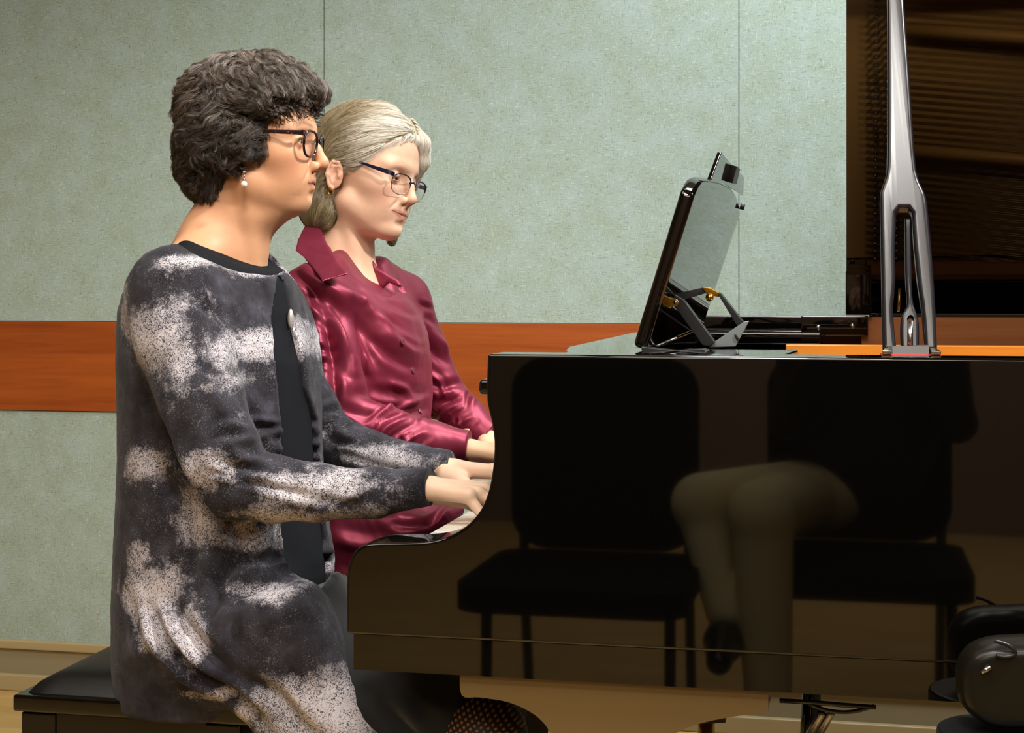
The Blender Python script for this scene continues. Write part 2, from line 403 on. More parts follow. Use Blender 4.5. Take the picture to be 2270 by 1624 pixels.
for i in range(52):
    o = k0 if i == 0 else k0.copy()
    if i: COL.objects.link(o)
    o.location = (0, 3.192-kw*(i+0.5), 0); o.parent = keys
    note = (i+5) % 7                                 # key 0 is an A
    if i < 51 and note in pat:
        b = b0 if b0.parent is None else b0.copy()
        if b is not b0: COL.objects.link(b)
        b.location = (0, 3.192-kw*(i+1), 0); b.parent = keys
# lid hinged on the far side
LA = math.radians(37)
lid_bm = bmesh.new()
lp = [(0.0, 0.0)]+[(0.0, 1.5), (XS, 1.5)]+[(p[0], max(0.0, YF-p[1])) for p in plan[1:-1]]+[(XS+0.02, 0.0)]
ca, sa = math.cos(LA), math.sin(LA)
def lid3(p): return Vector((p[0], YF-p[1]*ca, 1.043+p[1]*sa))
add_prism(lid_bm, lp, (), Vector((0, sa*0.02, ca*0.02)), lid3)
bm_obj('lid', lid_bm, M_BLK, piano, bevel=0.003)
bm = bmesh.new()       # folded-back front flap lying on the upper side of the lid
add_prism(bm, [(0.006, 0.02), (0.006, 1.48), (0.42, 1.48), (0.42, 0.02)], (), Vector((0, sa*0.018, ca*0.018)), lambda p: lid3(p)+Vector((0, sa*0.024, ca*0.024)))
bm_obj('lid_flap', bm, M_BLK, piano, bevel=0.003)
box('hinge_rail', (-0.30, YF-0.075, 1.0125), (0.045, YF+0.012, 1.042), M_BLK, piano, bevel=0.003)
hb = box('hinge_block', (W(1776, 700, 3.2).x, 3.2, W(1800, 745, 3.2).z), (W(1924, 700, 3.2).x, 3.232, W(1800, 699, 3.2).z), M_BLK, piano, bevel=0.003)
for u, v in ((1814, 726), (1890, 722)):
    p = W(u, v, 3.199); tube('screw', [p, p+Vector((0, -0.003, 0))], 0.0055, M_STEEL, hb)
box('side_hinge', (W(1870, 640, 3.23).x+0.004, 3.2, W(1870, 698, 3.2).z), (0.05, 3.228, W(1870, 600, 3.2).z), M_BLK, piano, bevel=0.002)
# lid prop: slotted stick leaning back to the lid
def prop3(p):
    a = (p[0]-CX)/FPX; t = (1.90+0.30*(CAMH-1.0))/(CT+ST*a+0.30*(p[1]-HZ)/FPX)
    return Vector((t*(-ST+CT*a), t*(CT+ST*a), CAMH-(p[1]-HZ)/FPX*t))
po = catmull([(2078,776),(2074,680),(2066,560),(2056,450)], 5)[:-1]+catmull([(2056,450),(2050,425),(2036,392),(2028,340),(2016,160),(2004,-10),(1996,-140)], 5)+catmull([(1962,-140),(1967,0),(1968,180),(1967,330),(1964,385),(1952,425),(1951,450)], 5)[:-1]+catmull([(1951,450),(1953,560),(1955,680),(1957,776)], 5)
hole = catmull([(1987,470),(1984,560),(1985,620),(1980,690),(1988,776)], 5)+catmull([(2050,776),(2044,690),(2034,620),(2026,540),(2022,470)], 5)+[(2014,459),(1995,459)]
PN = Vector((0, 1, -0.30)).normalized()
prop = curve_prism('lid_prop', po, [hole], prop3, PN*0.024, 0.005, M_BLK2, piano)
inn = catmull([(1998,776),(1996,720),(2000,695),(2010,670),(2007,600),(2006,480)], 4)+catmull([(2020,480),(2022,600),(2024,660),(2034,695),(2038,720),(2038,776)], 4)
ih = catmull([(2010,776),(2010,730),(2003,706),(2010,692),(2020,688),(2030,694),(2034,706),(2026,730),(2026,776)], 3)
curve_prism('short_prop', inn, [ih], lambda p: prop3(p)+PN*0.004, PN*0.016, 0.004, M_BLK2, prop)
tube('short_prop_rod', [prop3((2018, 712))+Vector((0, 0.004, 0)), prop3((2018, 776))+Vector((0, 0.004, 0))], 0.0035, M_STEEL, prop)
p = prop3((1992, 690)); q = prop3((1996, 640))
tube('brass_rod', [p+Vector((0, .018, 0)), q+Vector((0, .018, 0))], 0.0018, M_BRASS, prop)
a0 = W(1953, 781, 1.89); a1 = W(2088, 781, 1.89)
hg = box('prop_hinge', (a0.x, 1.885, 1.000), (a1.x, 1.935, 1.0125), M_RED, piano, bevel=0.001)
for u0, u1 in ((1956, 1976), (2064, 2086)):
    box('hinge_plate', (W(u0, 781, 1.884).x, 1.881, 1.0125), (W(u1, 781, 1.884).x, 1.93, 1.0175), simple('polished_nickel', 'E8DCC8', 0.15, metal=1.0) if u0 < 2000 else bpy.data.materials['polished_nickel'], hg, bevel=0.001)
# near front leg with curved brackets, far leg, back leg
def leg_poly(u_off=0):
    L = [(1014,1487),(1018,1546),(1060,1551),(1120,1561),(1165,1580),(1195,1602),(1215,1632),(1228,1700),(1236,1850),(1240,2100),(1246,2300)]
    R = [(1410,2300),(1416,2100),(1424,1850),(1436,1730),(1455,1672),(1480,1642),(1520,1619),(1580,1602),(1650,1590),(1694,1584),(1702,1576),(1700,1487)]
    return [px(u, v) for u, v in catmull(L, 4)]+[px(u, v) for u, v in catmull(R, 4)]
lg = [(x, min(z, z_bot-0.001)) for x, z in leg_poly()]
M_LEG = gloss('leg_lacquer_floor_tint', '6A5534', rough=0.2)  # tan floor reflection on the front legs put into their base colour
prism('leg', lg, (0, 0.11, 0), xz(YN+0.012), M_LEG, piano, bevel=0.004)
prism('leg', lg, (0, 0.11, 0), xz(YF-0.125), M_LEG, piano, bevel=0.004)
zl = min(z for x, z in lg)
def caster(x, y):
    bm = bmesh.new(); add_tube(bm, [(x, y-0.014, 0.036), (x, y+0.014, 0.036)], 0.035, 20); add_tube(bm, [(x, y, 0.05), (x, y, zl+0.01)], 0.018, 12)
    bm_obj('caster', bm, M_BRASS, piano, smooth=True)
xm = (px(1246, 2300)[0]+px(1410, 2300)[0])/2
caster(xm, YN+0.067); caster(xm, YF-0.07)
bm = bmesh.new(); add_tube(bm, [(1.05, 2.85, z_bot-0.001), (1.05, 2.85, 0.5), (1.05, 2.85, zl)], [0.09, 0.055, 0.04], 24); bm_obj('leg', bm, M_BLK, piano, smooth=True, )
caster(1.05, 2.85)
# pedal lyre
ly = box('pedal_lyre', (W(1760, 0, 2.55).x-0.1, 2.42, z_bot-0.03), (W(1960, 0, 2.55).x, 2.70, z_bot-0.002), M_BLK, piano, bevel=0.003)
lx = W(1810, 0, 2.5).x
for y in (2.49, 2.63): tube('lyre_post', [(lx, y, z_bot-0.02), (lx-0.02, y, 0.16)], 0.016, M_BLK, ly)
box('pedal_box', (lx-0.09, 2.43, 0.09), (lx+0.05, 2.69, 0.17), M_BLK, ly, bevel=0.01)
for y in (2.48, 2.56, 2.64): box('pedal', (lx-0.21, y-0.012, 0.06), (lx-0.08, y+0.012, 0.075), M_BRASS, ly, bevel=0.004)
for u in (1842, 1822): tube('lyre_brace', [W(u, 1580, 2.3), W(u-62, 1690, 2.45)], 0.006, M_STEEL, ly)
pts = [W(u, v, 1.98) for u, v in ((1728,1552),(1800,1556),(1870,1562),(1942,1567))]
tube('lyre_rail', pts, 0.003, M_BLK2, ly)
pts = [W(u, v, 1.98) for u, v in catmull([(1795,1560),(1830,1573),(1870,1578),(1905,1574),(1938,1564)], 4)]
tube('lyre_rail', pts, 0.0025, M_BLK2, ly)

# ---------------------------------------------------------------- music desk (part of the piano)
# panel plane: near edge seen from (1425,775) to (1537,418); it runs back in depth
DN = 2.10
n0 = W(1433, 776, DN); n1 = W(1545, 412, DN)
U = (n1-n0); HT = U.length; U.normalize(); V = Vector((0, 1, 0))
N = V.cross(U).normalized()                  # towards +X / up : the back of the desk
if N.x < 0: N = -N
def dk(p): return n0+U*p[0]+V*p[1]
t1 = WX(1565, 705, dk((0.05, 0)).x)
def hit(u, v):
    """point of the desk plane seen at u,v -> (height, depth)"""
    a = (u-CX)/FPX; D = Vector((-ST+CT*a, CT+ST*a, -(v-HZ)/FPX)); C = Vector((0, 0, CAMH))
    t = (n0-C).dot(N)/D.dot(N); P = C+D*t
    return ((P-n0).dot(U), (P-n0).dot(V))
b1 = hit(1566, 700); b2 = hit(1640, 478)
out = [(0.0, 0.0), (HT-0.012, 0.0)]+[hit(*q) for q in ((1553, 403), (1562, 398), (1576, 397), (1600, 402), (1622, 413), (1634, 430), (1641, 452), (1643, 470))]+[b1, (0.0, b1[1])]
prism('music_desk', [(a, b) for a, b in out], -N*0.020, lambda p: dk(p), M_BLK, piano, bevel=0.007, seg=4)
desk = [o for o in COL.objects if o.name == 'music_desk'][0]
leaf = [hit(*q) for q in ((1566, 398), (1590, 335), (1617, 366), (1642, 390), (1640, 432), (1600, 405))]
prism('desk_leaf', leaf, N*0.006, lambda p: dk(p)+N*0.0005, M_BLK, desk, bevel=0.0015)
cl = [hit(*q) for q in ((1612, 362), (1620, 368), (1612, 402), (1602, 400))]
prism('leaf_clip', cl, N*0.012, lambda p: dk(p)+N*0.004, M_SATIN, desk, bevel=0.001)
pt = hit(1641, 457); p3 = dk(pt)
tube('desk_knob', [p3, p3+N*0.008], 0.0055, M_SATIN, desk)
# ledge strips on the back, running with the desk
for h0, h1 in ():
    prism('desk_ledge', [(h0, 0.008), (h1, 0.008), (h1, b1[1]-0.02), (h0, b1[1]-0.02)], N*0.012, lambda p: dk(p)+N*0.0005, M_BLK, desk, bevel=0.003)
# folding brace: plates drawn in an x-z plane a little behind the near edge
BY = DN+0.09
def bxz(pts, t, name, mat, par, bev=0.001, y=BY):
    return prism(name, [px(u, v, y) for u, v in pts], (0, t, 0), xz(y), mat, par, bevel=bev)
M_GREY = simple('grey_painted_steel', '8A9294', 0.4, metal=0.6)
bxz([(1494,652),(1516,664),(1584,757),(1572,768),(1556,764),(1490,672)], 0.02, 'brace_arm', M_SATIN, desk)
bxz([(1492,652),(1558,637),(1564,649),(1502,668)], 0.014, 'brace_arm', M_SATIN, desk, y=BY+0.03)
bxz([(1590,650),(1598,648),(1650,715),(1634,722)], 0.014, 'brace_arm', M_SATIN, desk, y=BY+0.03)
bxz([(1584,757),(1650,712),(1661,711),(1630,768),(1570,770)], 0.003, 'brace_plate', M_GREY, desk, y=BY+0.02)
bxz([(1627,742),(1632,740),(1640,753),(1634,756)], 0.004, 'plate_slot', M_SATIN, desk, y=BY+0.018)
bxz([(1556,637),(1572,636),(1594,648),(1592,658),(1566,652)], 0.018, 'brace_hinge', M_BRASS, desk, y=BY+0.026)
bxz([(1474,656),(1488,660),(1500,662),(1506,670),(1500,680),(1490,678),(1484,684),(1470,676)], 0.02, 'brace_hinge', M_BRASS, desk, y=BY-0.005)
tube('pivot_pin', [W(1497, 669, BY-0.006), W(1497, 669, BY-0.001)], 0.003, M_STEEL, desk)
tube('pivot_pin', [W(1573, 659, BY+0.02), W(1573, 659, BY+0.05)], 0.006, M_BRASS, desk)
tube('stay_rod', [W(1438, 768, BY), W(1460, 765, BY), W(1534, 734, BY+0.02)], 0.0022, M_STEEL, desk)
bxz([(1421,768),(1500,777),(1560,772),(1570,780),(1500,786),(1424,784)], 0.03, 'desk_foot', M_SATIN, desk, y=DN-0.02)
# ================================================================ bench
bx0 = W(27, 1579, 1.97).x; bx1 = W(556, 1610, 1.97).x; byn, byf = 1.97, 2.95
zt = W(300, 1578, 1.97).z
bench = thing('piano_bench', 'black padded duet piano bench both women sit on', 'bench', ((bx0+bx1)/2, (byn+byf)/2, 0))
M_LEATH = NT('black_leatherette')
_h = M_LEATH.noise(M_LEATH.coord((900, 900, 900)), 1, 2)
M_LEATH.set(color=srgb('121113'), rough=0.42, spec=0.45); M_LEATH.bump(_h, 0.15, 0.0004); M_LEATH = M_LEATH.m
zc = W(300, 1556, 1.97).z; zb = W(300, 1594, 1.97).z
box('top_frame', (bx0, byn, zb), (bx1, byf, zc), M_BLK, bench, bevel=0.004)
# cushion with a soft crown
nx, ny = 24, 48
vs = []; fs = []
for j in range(ny+1):
    for i in range(nx+1):
        x = i/nx; y = j/ny
        e = min(x, 1-x)*(bx1-bx0); f = min(y, 1-y)*(byf-byn); d = min(e, f)
        z = zc-0.004+0.030*(1-math.exp(-d/0.018))+0.012*math.sin(math.pi*x)*math.sin(math.pi*y)**0.5
        vs.append((bx0+0.012+x*(bx1-bx0-0.024), byn+0.012+y*(byf-byn-0.024), z))
for j in range(ny):
    for i in range(nx):
        a = j*(nx+1)+i; fs.append((a, a+1, a+nx+2, a+nx+1))
mesh_obj('cushion', vs, fs, M_LEATH, bench, smooth=True)
ZSEAT = zc+0.03
M_BENCHW = NT('dark_lacquered_wood')
_a = M_BENCHW.noise(M_BENCHW.coord((3, 3, 40)), 1, 4)
M_BENCHW.set(color=M_BENCHW.ramp(_a, [(0.3, srgb('0C0908')), (0.8, srgb('1A1412'))]), rough=0.22, spec=0.5); M_BENCHW = M_BENCHW.m
rx0 = W(52, 1600, 1.98).x; rx1 = W(530, 1600, 1.98).x
box('apron', (rx0, byn+0.012, zb-0.075), (rx1, byf-0.012, zb-0.001), M_BENCHW, bench, bevel=0.002)
for x0, x1 in ((rx0-0.003, rx0+0.05), (rx1-0.05, rx1+0.003)):
    for y0, y1 in ((byn+0.008, byn+0.06), (byf-0.06, byf-0.008)):
        box('leg', (x0, y0, 0), (x1, y1, zb-0.002), M_BENCHW, bench, bevel=0.003)
# ================================================================ implicit-surface modelling tools
class Field:
    """distance grid; shapes are blended in with smooth unions, then meshed with surface nets"""
    def __init__(s, lo, hi, h):
        s.lo = np.array(lo, float); s.h = h
        s.n = [int(math.ceil((hi[i]-lo[i])/h))+1 for i in range(3)]
        s.F = np.full(s.n, 0.06, np.float32)
        s.ax = [(s.lo[i]+h*np.arange(s.n[i])).astype(np.float32) for i in range(3)]
    def win(s, lo, hi):
        sl = []
        for i in range(3):
            a = max(0, int((lo[i]-s.lo[i])/s.h)); b = min(s.n[i], int((hi[i]-s.lo[i])/s.h)+2)
            if b <= a: return None
            sl.append(slice(a, b))
        return tuple(sl)
    def grid(s, w): return s.ax[0][w[0]][:, None, None], s.ax[1][w[1]][None, :, None], s.ax[2][w[2]][None, None, :]
    def put(s, lo, hi, fn, k, sub=False):
        m = max(k, 0)*1.0+2.5*s.h+0.004
        w = s.win([lo[i]-m for i in range(3)], [hi[i]+m for i in range(3)])
        if w is None: return
        d = fn(*s.grid(w)); a = s.F[w]
        if sub:
            d = -d
            if k > 0:
                hh = np.clip(0.5-0.5*(a-d)/k, 0, 1); s.F[w] = a+(d-a)*hh+k*hh*(1-hh)
            else: s.F[w] = np.maximum(a, d)
        else:
            if k > 0:
                hh = np.clip(0.5+0.5*(a-d)/k, 0, 1); s.F[w] = a+(d-a)*hh-k*hh*(1-hh)
            else: s.F[w] = np.minimum(a, d)
    # ---- shapes; M = (origin Vector, 3x3 numpy: columns are the local axes)
    def ell(s, c, r, k=0.01, M=None, rot=None, sub=False):
        R = np.eye(3) if rot is None else np.array(Euler(rot).to_matrix())
        c = np.array(c, float)
        if M is not None: c = M[0]+M[1] @ c; R = M[1] @ R
        ext = np.sqrt((R**2) @ (np.array(r)**2))
        def fn(X, Y, Z):
            x, y, z = X-c[0], Y-c[1], Z-c[2]
            q = [(R[0, i]*x+R[1, i]*y+R[2, i]*z) for i in range(3)]
            k0 = np.sqrt(sum((q[i]/r[i])**2 for i in range(3))); k1 = np.sqrt(sum((q[i]/r[i]**2)**2 for i in range(3)))
            return k0*(k0-1)/np.maximum(k1, 1e-6)
        s.put(c-ext, c+ext, fn, k, sub)
    def cone(s, a, b, r1, r2, k=0.01, M=None, sub=False, flat=None):
        a = np.array(a, float); b = np.array(b, float)
        if M is not None: a = M[0]+M[1] @ a; b = M[0]+M[1] @ b
        R = max(r1, r2); lo = np.minimum(a, b)-R; hi = np.maximum(a, b)+R
        ab = b-a; L = max(float(ab @ ab), 1e-12)
        def fn(X, Y, Z):
            t = ((X-a[0])*ab[0]+(Y-a[1])*ab[1]+(Z-a[2])*ab[2])/L
            t = np.clip(t, 0, 1)
            dx = X-a[0]-t*ab[0]; dy = Y-a[1]-t*ab[1]; dz = Z-a[2]-t*ab[2]
            if flat is not None:
                n, f = flat; dn = dx*n[0]+dy*n[1]+dz*n[2]
                return np.sqrt(dx*dx+dy*dy+dz*dz+(1/(f*f)-1)*dn*dn)*(1.0)-(r1+(r2-r1)*t)
            return np.sqrt(dx*dx+dy*dy+dz*dz)-(r1+(r2-r1)*t)
        s.put(lo, hi, fn, k, sub)
    def chain(s, pts, rad, k=0.01, M=None, sub=False, flat=None):
        for i in range(len(pts)-1): s.cone(pts[i], pts[i+1], rad[i], rad[i+1], k, M, sub, flat)
    def loft(s, rows, k=0.01, p=2.0, sub=False):
        """rows (z, xback, xfront, yc, b): horizontal ellipses stacked in z"""
        rows = sorted(rows); A = np.array(rows, float); z0, z1 = A[0, 0], A[-1, 0]
        lo = (A[:, 1].min(), (A[:, 3]-A[:, 4]).min(), z0); hi = (A[:, 2].max(), (A[:, 3]+A[:, 4]).max(), z1)
        def fn(X, Y, Z):
            z = Z.ravel(); f = [np.interp(z, A[:, 0], A[:, j])[None, None, :] for j in range(1, 5)]
            a = (f[1]-f[0])/2; xc = (f[1]+f[0])/2
            q = (np.abs((X-xc)/a)**p+np.abs((Y-f[2])/f[3])**p)**(1/p)
            d = (q-1)*np.minimum(a, f[3])
            dz = np.maximum(z0-Z, Z-z1)
            return np.where(dz > 0, np.sqrt(np.maximum(d, 0)**2+dz**2), np.maximum(d, dz))
        s.put(lo, hi, fn, k, sub)
    def sil(s, poly, yc, half, R, k=0.01, M=None, sub=False):
        """silhouette polygon in the (x, z) plane inflated sideways; yc may be a function of (x, z)"""
        P = np.array(poly, float)
        def poly_sd(x, z):
            d = np.full(x.shape, 1e9, np.float32); ins = np.zeros(x.shape, bool)
            for i in range(len(P)):
                a = P[i]; b = P[(i+1) % len(P)]; e = b-a
                wx = x-a[0]; wz = z-a[1]; t = np.clip((wx*e[0]+wz*e[1])/max(e @ e, 1e-12), 0, 1)
                d = np.minimum(d, (wx-e[0]*t)**2+(wz-e[1]*t)**2)
                c = ((a[1] > z) != (b[1] > z)) & (x < (b[0]-a[0])*(z-a[1])/((b[1]-a[1]) if abs(b[1]-a[1]) > 1e-12 else 1e-12)+a[0])
                ins ^= c
            d = np.sqrt(d); return np.where(ins, -d, d)
        if M is None:
            y0 = yc if not callable(yc) else None
            ys = [y0] if y0 is not None else [yc(*p) for p in P]
            lo = (P[:, 0].min(), min(ys)-half, P[:, 1].min()); hi = (P[:, 0].max(), max(ys)+half, P[:, 1].max())
            def fn(X, Y, Z):
                x2, z2 = np.broadcast_arrays(X[:, 0, :], Z[0, :, :].reshape(1, -1)); d2 = poly_sd(x2, z2)[:, None, :]
                yy = Y-(yc if y0 is not None else yc(x2, z2)[:, None, :])
                a = np.maximum(d2+R, 0); return np.sqrt(a*a+(yy*R/half)**2)-R
        else:
            E = np.array([[p[0], y, p[1]] for p in P for y in (yc-half, yc+half)]) @ M[1].T+M[0]
            lo = E.min(0); hi = E.max(0)
            n = 160; x0, x1 = P[:, 0].min()-0.03, P[:, 0].max()+0.03; z0, z1 = P[:, 1].min()-0.03, P[:, 1].max()+0.03
            gx, gz = np.meshgrid(np.linspace(x0, x1, n), np.linspace(z0, z1, n), indexing='ij'); G = poly_sd(gx, gz).astype(np.float32)
            def fn(X, Y, Z):
                x, y, z = X-M[0][0], Y-M[0][1], Z-M[0][2]; R_ = M[1]
                q = [(R_[0, i]*x+R_[1, i]*y+R_[2, i]*z) for i in range(3)]
                fx = np.clip((q[0]-x0)/(x1-x0)*(n-1), 0, n-1.001); fz = np.clip((q[2]-z0)/(z1-z0)*(n-1), 0, n-1.001)
                ix = fx.astype(int); iz = fz.astype(int); tx = fx-ix; tz = fz-iz
                d2 = G[ix, iz]*(1-tx)*(1-tz)+G[ix+1, iz]*tx*(1-tz)+G[ix, iz+1]*(1-tx)*tz+G[ix+1, iz+1]*tx*tz
                a = np.maximum(d2+R, 0); return np.sqrt(a*a+((q[1]-yc)*R/half)**2)-R
        s.put(lo, hi, fn, k, sub)
    def mesh(s):
        F = s.F; h = s.h; ins = F < 0
        nx, ny, nz = F.shape
        acc = np.zeros((nx-1, ny-1, nz-1), np.int8)
        for dx in (0, 1):
            for dy in (0, 1):
                for dz in (0, 1): acc += ins[dx:nx-1+dx, dy:ny-1+dy, dz:nz-1+dz]
        cells = np.argwhere((acc > 0) & (acc < 8))
        idx = np.full(acc.shape, -1, np.int32); idx[tuple(cells.T)] = np.arange(len(cells))
        P = np.zeros((len(cells), 3)); C = np.zeros(len(cells))
        cs = [(a, b, c) for a in (0, 1) for b in (0, 1) for c in (0, 1)]
        for i, a in enumerate(cs):
            for b in cs[i+1:]:
                if sum(abs(a[j]-b[j]) for j in range(3)) != 1: continue
                fa = F[cells[:, 0]+a[0], cells[:, 1]+a[1], cells[:, 2]+a[2]]; fb = F[cells[:, 0]+b[0], cells[:, 1]+b[1], cells[:, 2]+b[2]]
                m = (fa < 0) != (fb < 0); t = np.where(m, fa/np.where(m, fa-fb, 1), 0)
                for j in range(3): P[:, j] += np.where(m, a[j]+(b[j]-a[j])*t, 0)
                C += m
        V = (cells+P/C[:, None])*h+s.lo
        Q = []
        for ax in range(3):
            u, v = (ax+1) % 3, (ax+2) % 3
            sl0 = [slice(None)]*3; sl1 = [slice(None)]*3; sl0[ax] = slice(0, -1); sl1[ax] = slice(1, None)
            a, b = ins[tuple(sl0)], ins[tuple(sl1)]; E = np.argwhere(a != b)
            E = E[(E[:, u] > 0) & (E[:, v] > 0) & (E[:, u] < s.n[u]-1) & (E[:, v] < s.n[v]-1)]
            if not len(E): continue
            def g(du, dv):
                c = E.copy(); c[:, u] -= du; c[:, v] -= dv; return idx[c[:, 0], c[:, 1], c[:, 2]]
            q = np.stack([g(1, 1), g(0, 1), g(0, 0), g(1, 0)], 1)
            fl = ~a[tuple(E.T)]; q[fl] = q[fl][:, ::-1]; Q.append(q)
        return V, np.concatenate(Q).astype(np.int32)
    def sample(s, P):
        f = (P-s.lo)/s.h; f = np.clip(f, 0, np.array(s.n)-1.001); i = f.astype(int); t = (f-i).astype(np.float32); out = 0
        for a in (0, 1):
            for b in (0, 1):
                for c in (0, 1):
                    w = (t[:, 0] if a else 1-t[:, 0])*(t[:, 1] if b else 1-t[:, 1])*(t[:, 2] if c else 1-t[:, 2])
                    out = out+w*s.F[i[:, 0]+a, i[:, 1]+b, i[:, 2]+c]
        return out
    def grad(s, P):
        e = s.h; G = np.stack([s.sample(P+np.eye(3)[i]*e)-s.sample(P-np.eye(3)[i]*e) for i in range(3)], 1)
        return G/np.maximum(np.linalg.norm(G, axis=1, keepdims=True), 1e-9)

def vnormals(V, Q):
    n = np.cross(V[Q[:, 2]]-V[Q[:, 0]], V[Q[:, 3]]-V[Q[:, 1]]); N = np.zeros_like(V)
    for k in range(4): np.add.at(N, Q[:, k], n)
    return N/np.maximum(np.linalg.norm(N, axis=1, keepdims=True), 1e-12)
def relax(V, Q, it=1, lam=0.5):
    for _ in range(it):
        S = np.zeros_like(V); C = np.zeros(len(V))
        for k in range(4):
            a, b = Q[:, k], Q[:, (k+1) % 4]
            np.add.at(S, a, V[b]); np.add.at(S, b, V[a]); np.add.at(C, a, 1); np.add.at(C, b, 1)
        V = V+lam*(S/np.maximum(C, 1)[:, None]-V)
    return V
def fbm(P, scale, octaves=3, seed=0.0):
    """smooth lattice noise, vectorised"""
    out = np.zeros(len(P)); amp = 1.0; tot = 0
    for o in range(octaves):
        q = P*scale*(2.03**o)+seed+17.3*o; i = np.floor(q).astype(np.int64); f = q-i; f = f*f*(3-2*f)
        v = 0
        for a in (0, 1):
            for b in (0, 1):
                for c in (0, 1):
                    n = (i[:, 0]+a)*374761393+(i[:, 1]+b)*668265263+(i[:, 2]+c)*2147483647
                    n = (n ^ (n >> 13))*1274126177; n = (n ^ (n >> 16)) & 0xFFFF
                    w = (f[:, 0] if a else 1-f[:, 0])*(f[:, 1] if b else 1-f[:, 1])*(f[:, 2] if c else 1-f[:, 2])
                    v = v+w*(n/32767.5-1)
        out += v*amp; tot += amp; amp *= 0.5
    return out/tot
def polydist(V, pts):
    """distance in the x-z plane to a polyline of world points, and the running position 0..1"""
    P = np.array([(p[0], p[2]) for p in pts]); X = V[:, (0, 2)]
    seg = np.linalg.norm(np.diff(P, axis=0), axis=1); cum = np.concatenate([[0], np.cumsum(seg)])
    best = np.full(len(V), 1e9); pos = np.zeros(len(V))
    for i in range(len(P)-1):
        e = P[i+1]-P[i]; w = X-P[i]; t = np.clip((w @ e)/max(e @ e, 1e-12), 0, 1)
        d = np.linalg.norm(w-t[:, None]*e, axis=1); m = d < best
        best = np.where(m, d, best); pos = np.where(m, (cum[i]+t*seg[i])/cum[-1], pos)
    return best, pos
def folds(V, N, specs, Yc, front=True):
    """specs: (pixel polyline, width, depth); positive = ridge, negative = furrow. Only where the surface faces the stage front"""
    D = np.zeros(len(V)); face = np.clip(-N[:, 1]*2.2+0.35, 0, 1) if front else np.ones(len(V))
    for s in specs:
        pts, w, a = s[:3]; yc = s[3] if len(s) > 3 else Yc
        P = [W(u, v, yc) for u, v in catmull(pts, 4)]
        d, t = polydist(V, P); taper = np.clip(np.sin(np.pi*np.clip(t, 0.0, 1.0))**0.6+0.12, 0, 1)
        m = d < 4*w
        D[m] += (a*taper*np.exp(-(d/w)**2)-0.35*a*taper*np.exp(-((d-1.9*w)/w)**2))[m]
    return V+N*(D*face)[:, None]
def smooth_mesh(name, V, Q, mat, parent=None, attrs=None):
    o = mesh_obj(name, V, Q, mat, None, smooth=True)
    for k, a in (attrs or {}).items():
        if a.ndim == 1:
            at = o.data.attributes.new(k, 'FLOAT', 'POINT'); at.data.foreach_set('value', a.astype(np.float32))
        else:
            at = o.data.attributes.new(k, 'FLOAT_COLOR', 'POINT'); c = np.ones((len(V), 4), np.float32); c[:, :3] = a
            at.data.foreach_set('color', c.ravel())
    if parent: attach(o, parent)
    return o
def join(parts):
    V = []; Q = []; n = 0
    for v, q in parts: V.append(v); Q.append(q+n); n += len(v)
    return np.concatenate(V), np.concatenate(Q)
def frame(origin, yaw, pitch=0, roll=0):
    """local axes: x ahead, y left, z up; pitch > 0 looks down, roll > 0 lowers the left side"""
    R = Matrix.Rotation(yaw, 3, 'Z') @ Matrix.Rotation(pitch, 3, 'Y') @ Matrix.Rotation(-roll, 3, 'X')
    return (np.array(origin, float), np.array(R))
def loc(M, p): return Vector(M[0]+M[1] @ np.array(p, float))
def to_local(M, V): return (V-M[0]) @ M[1]

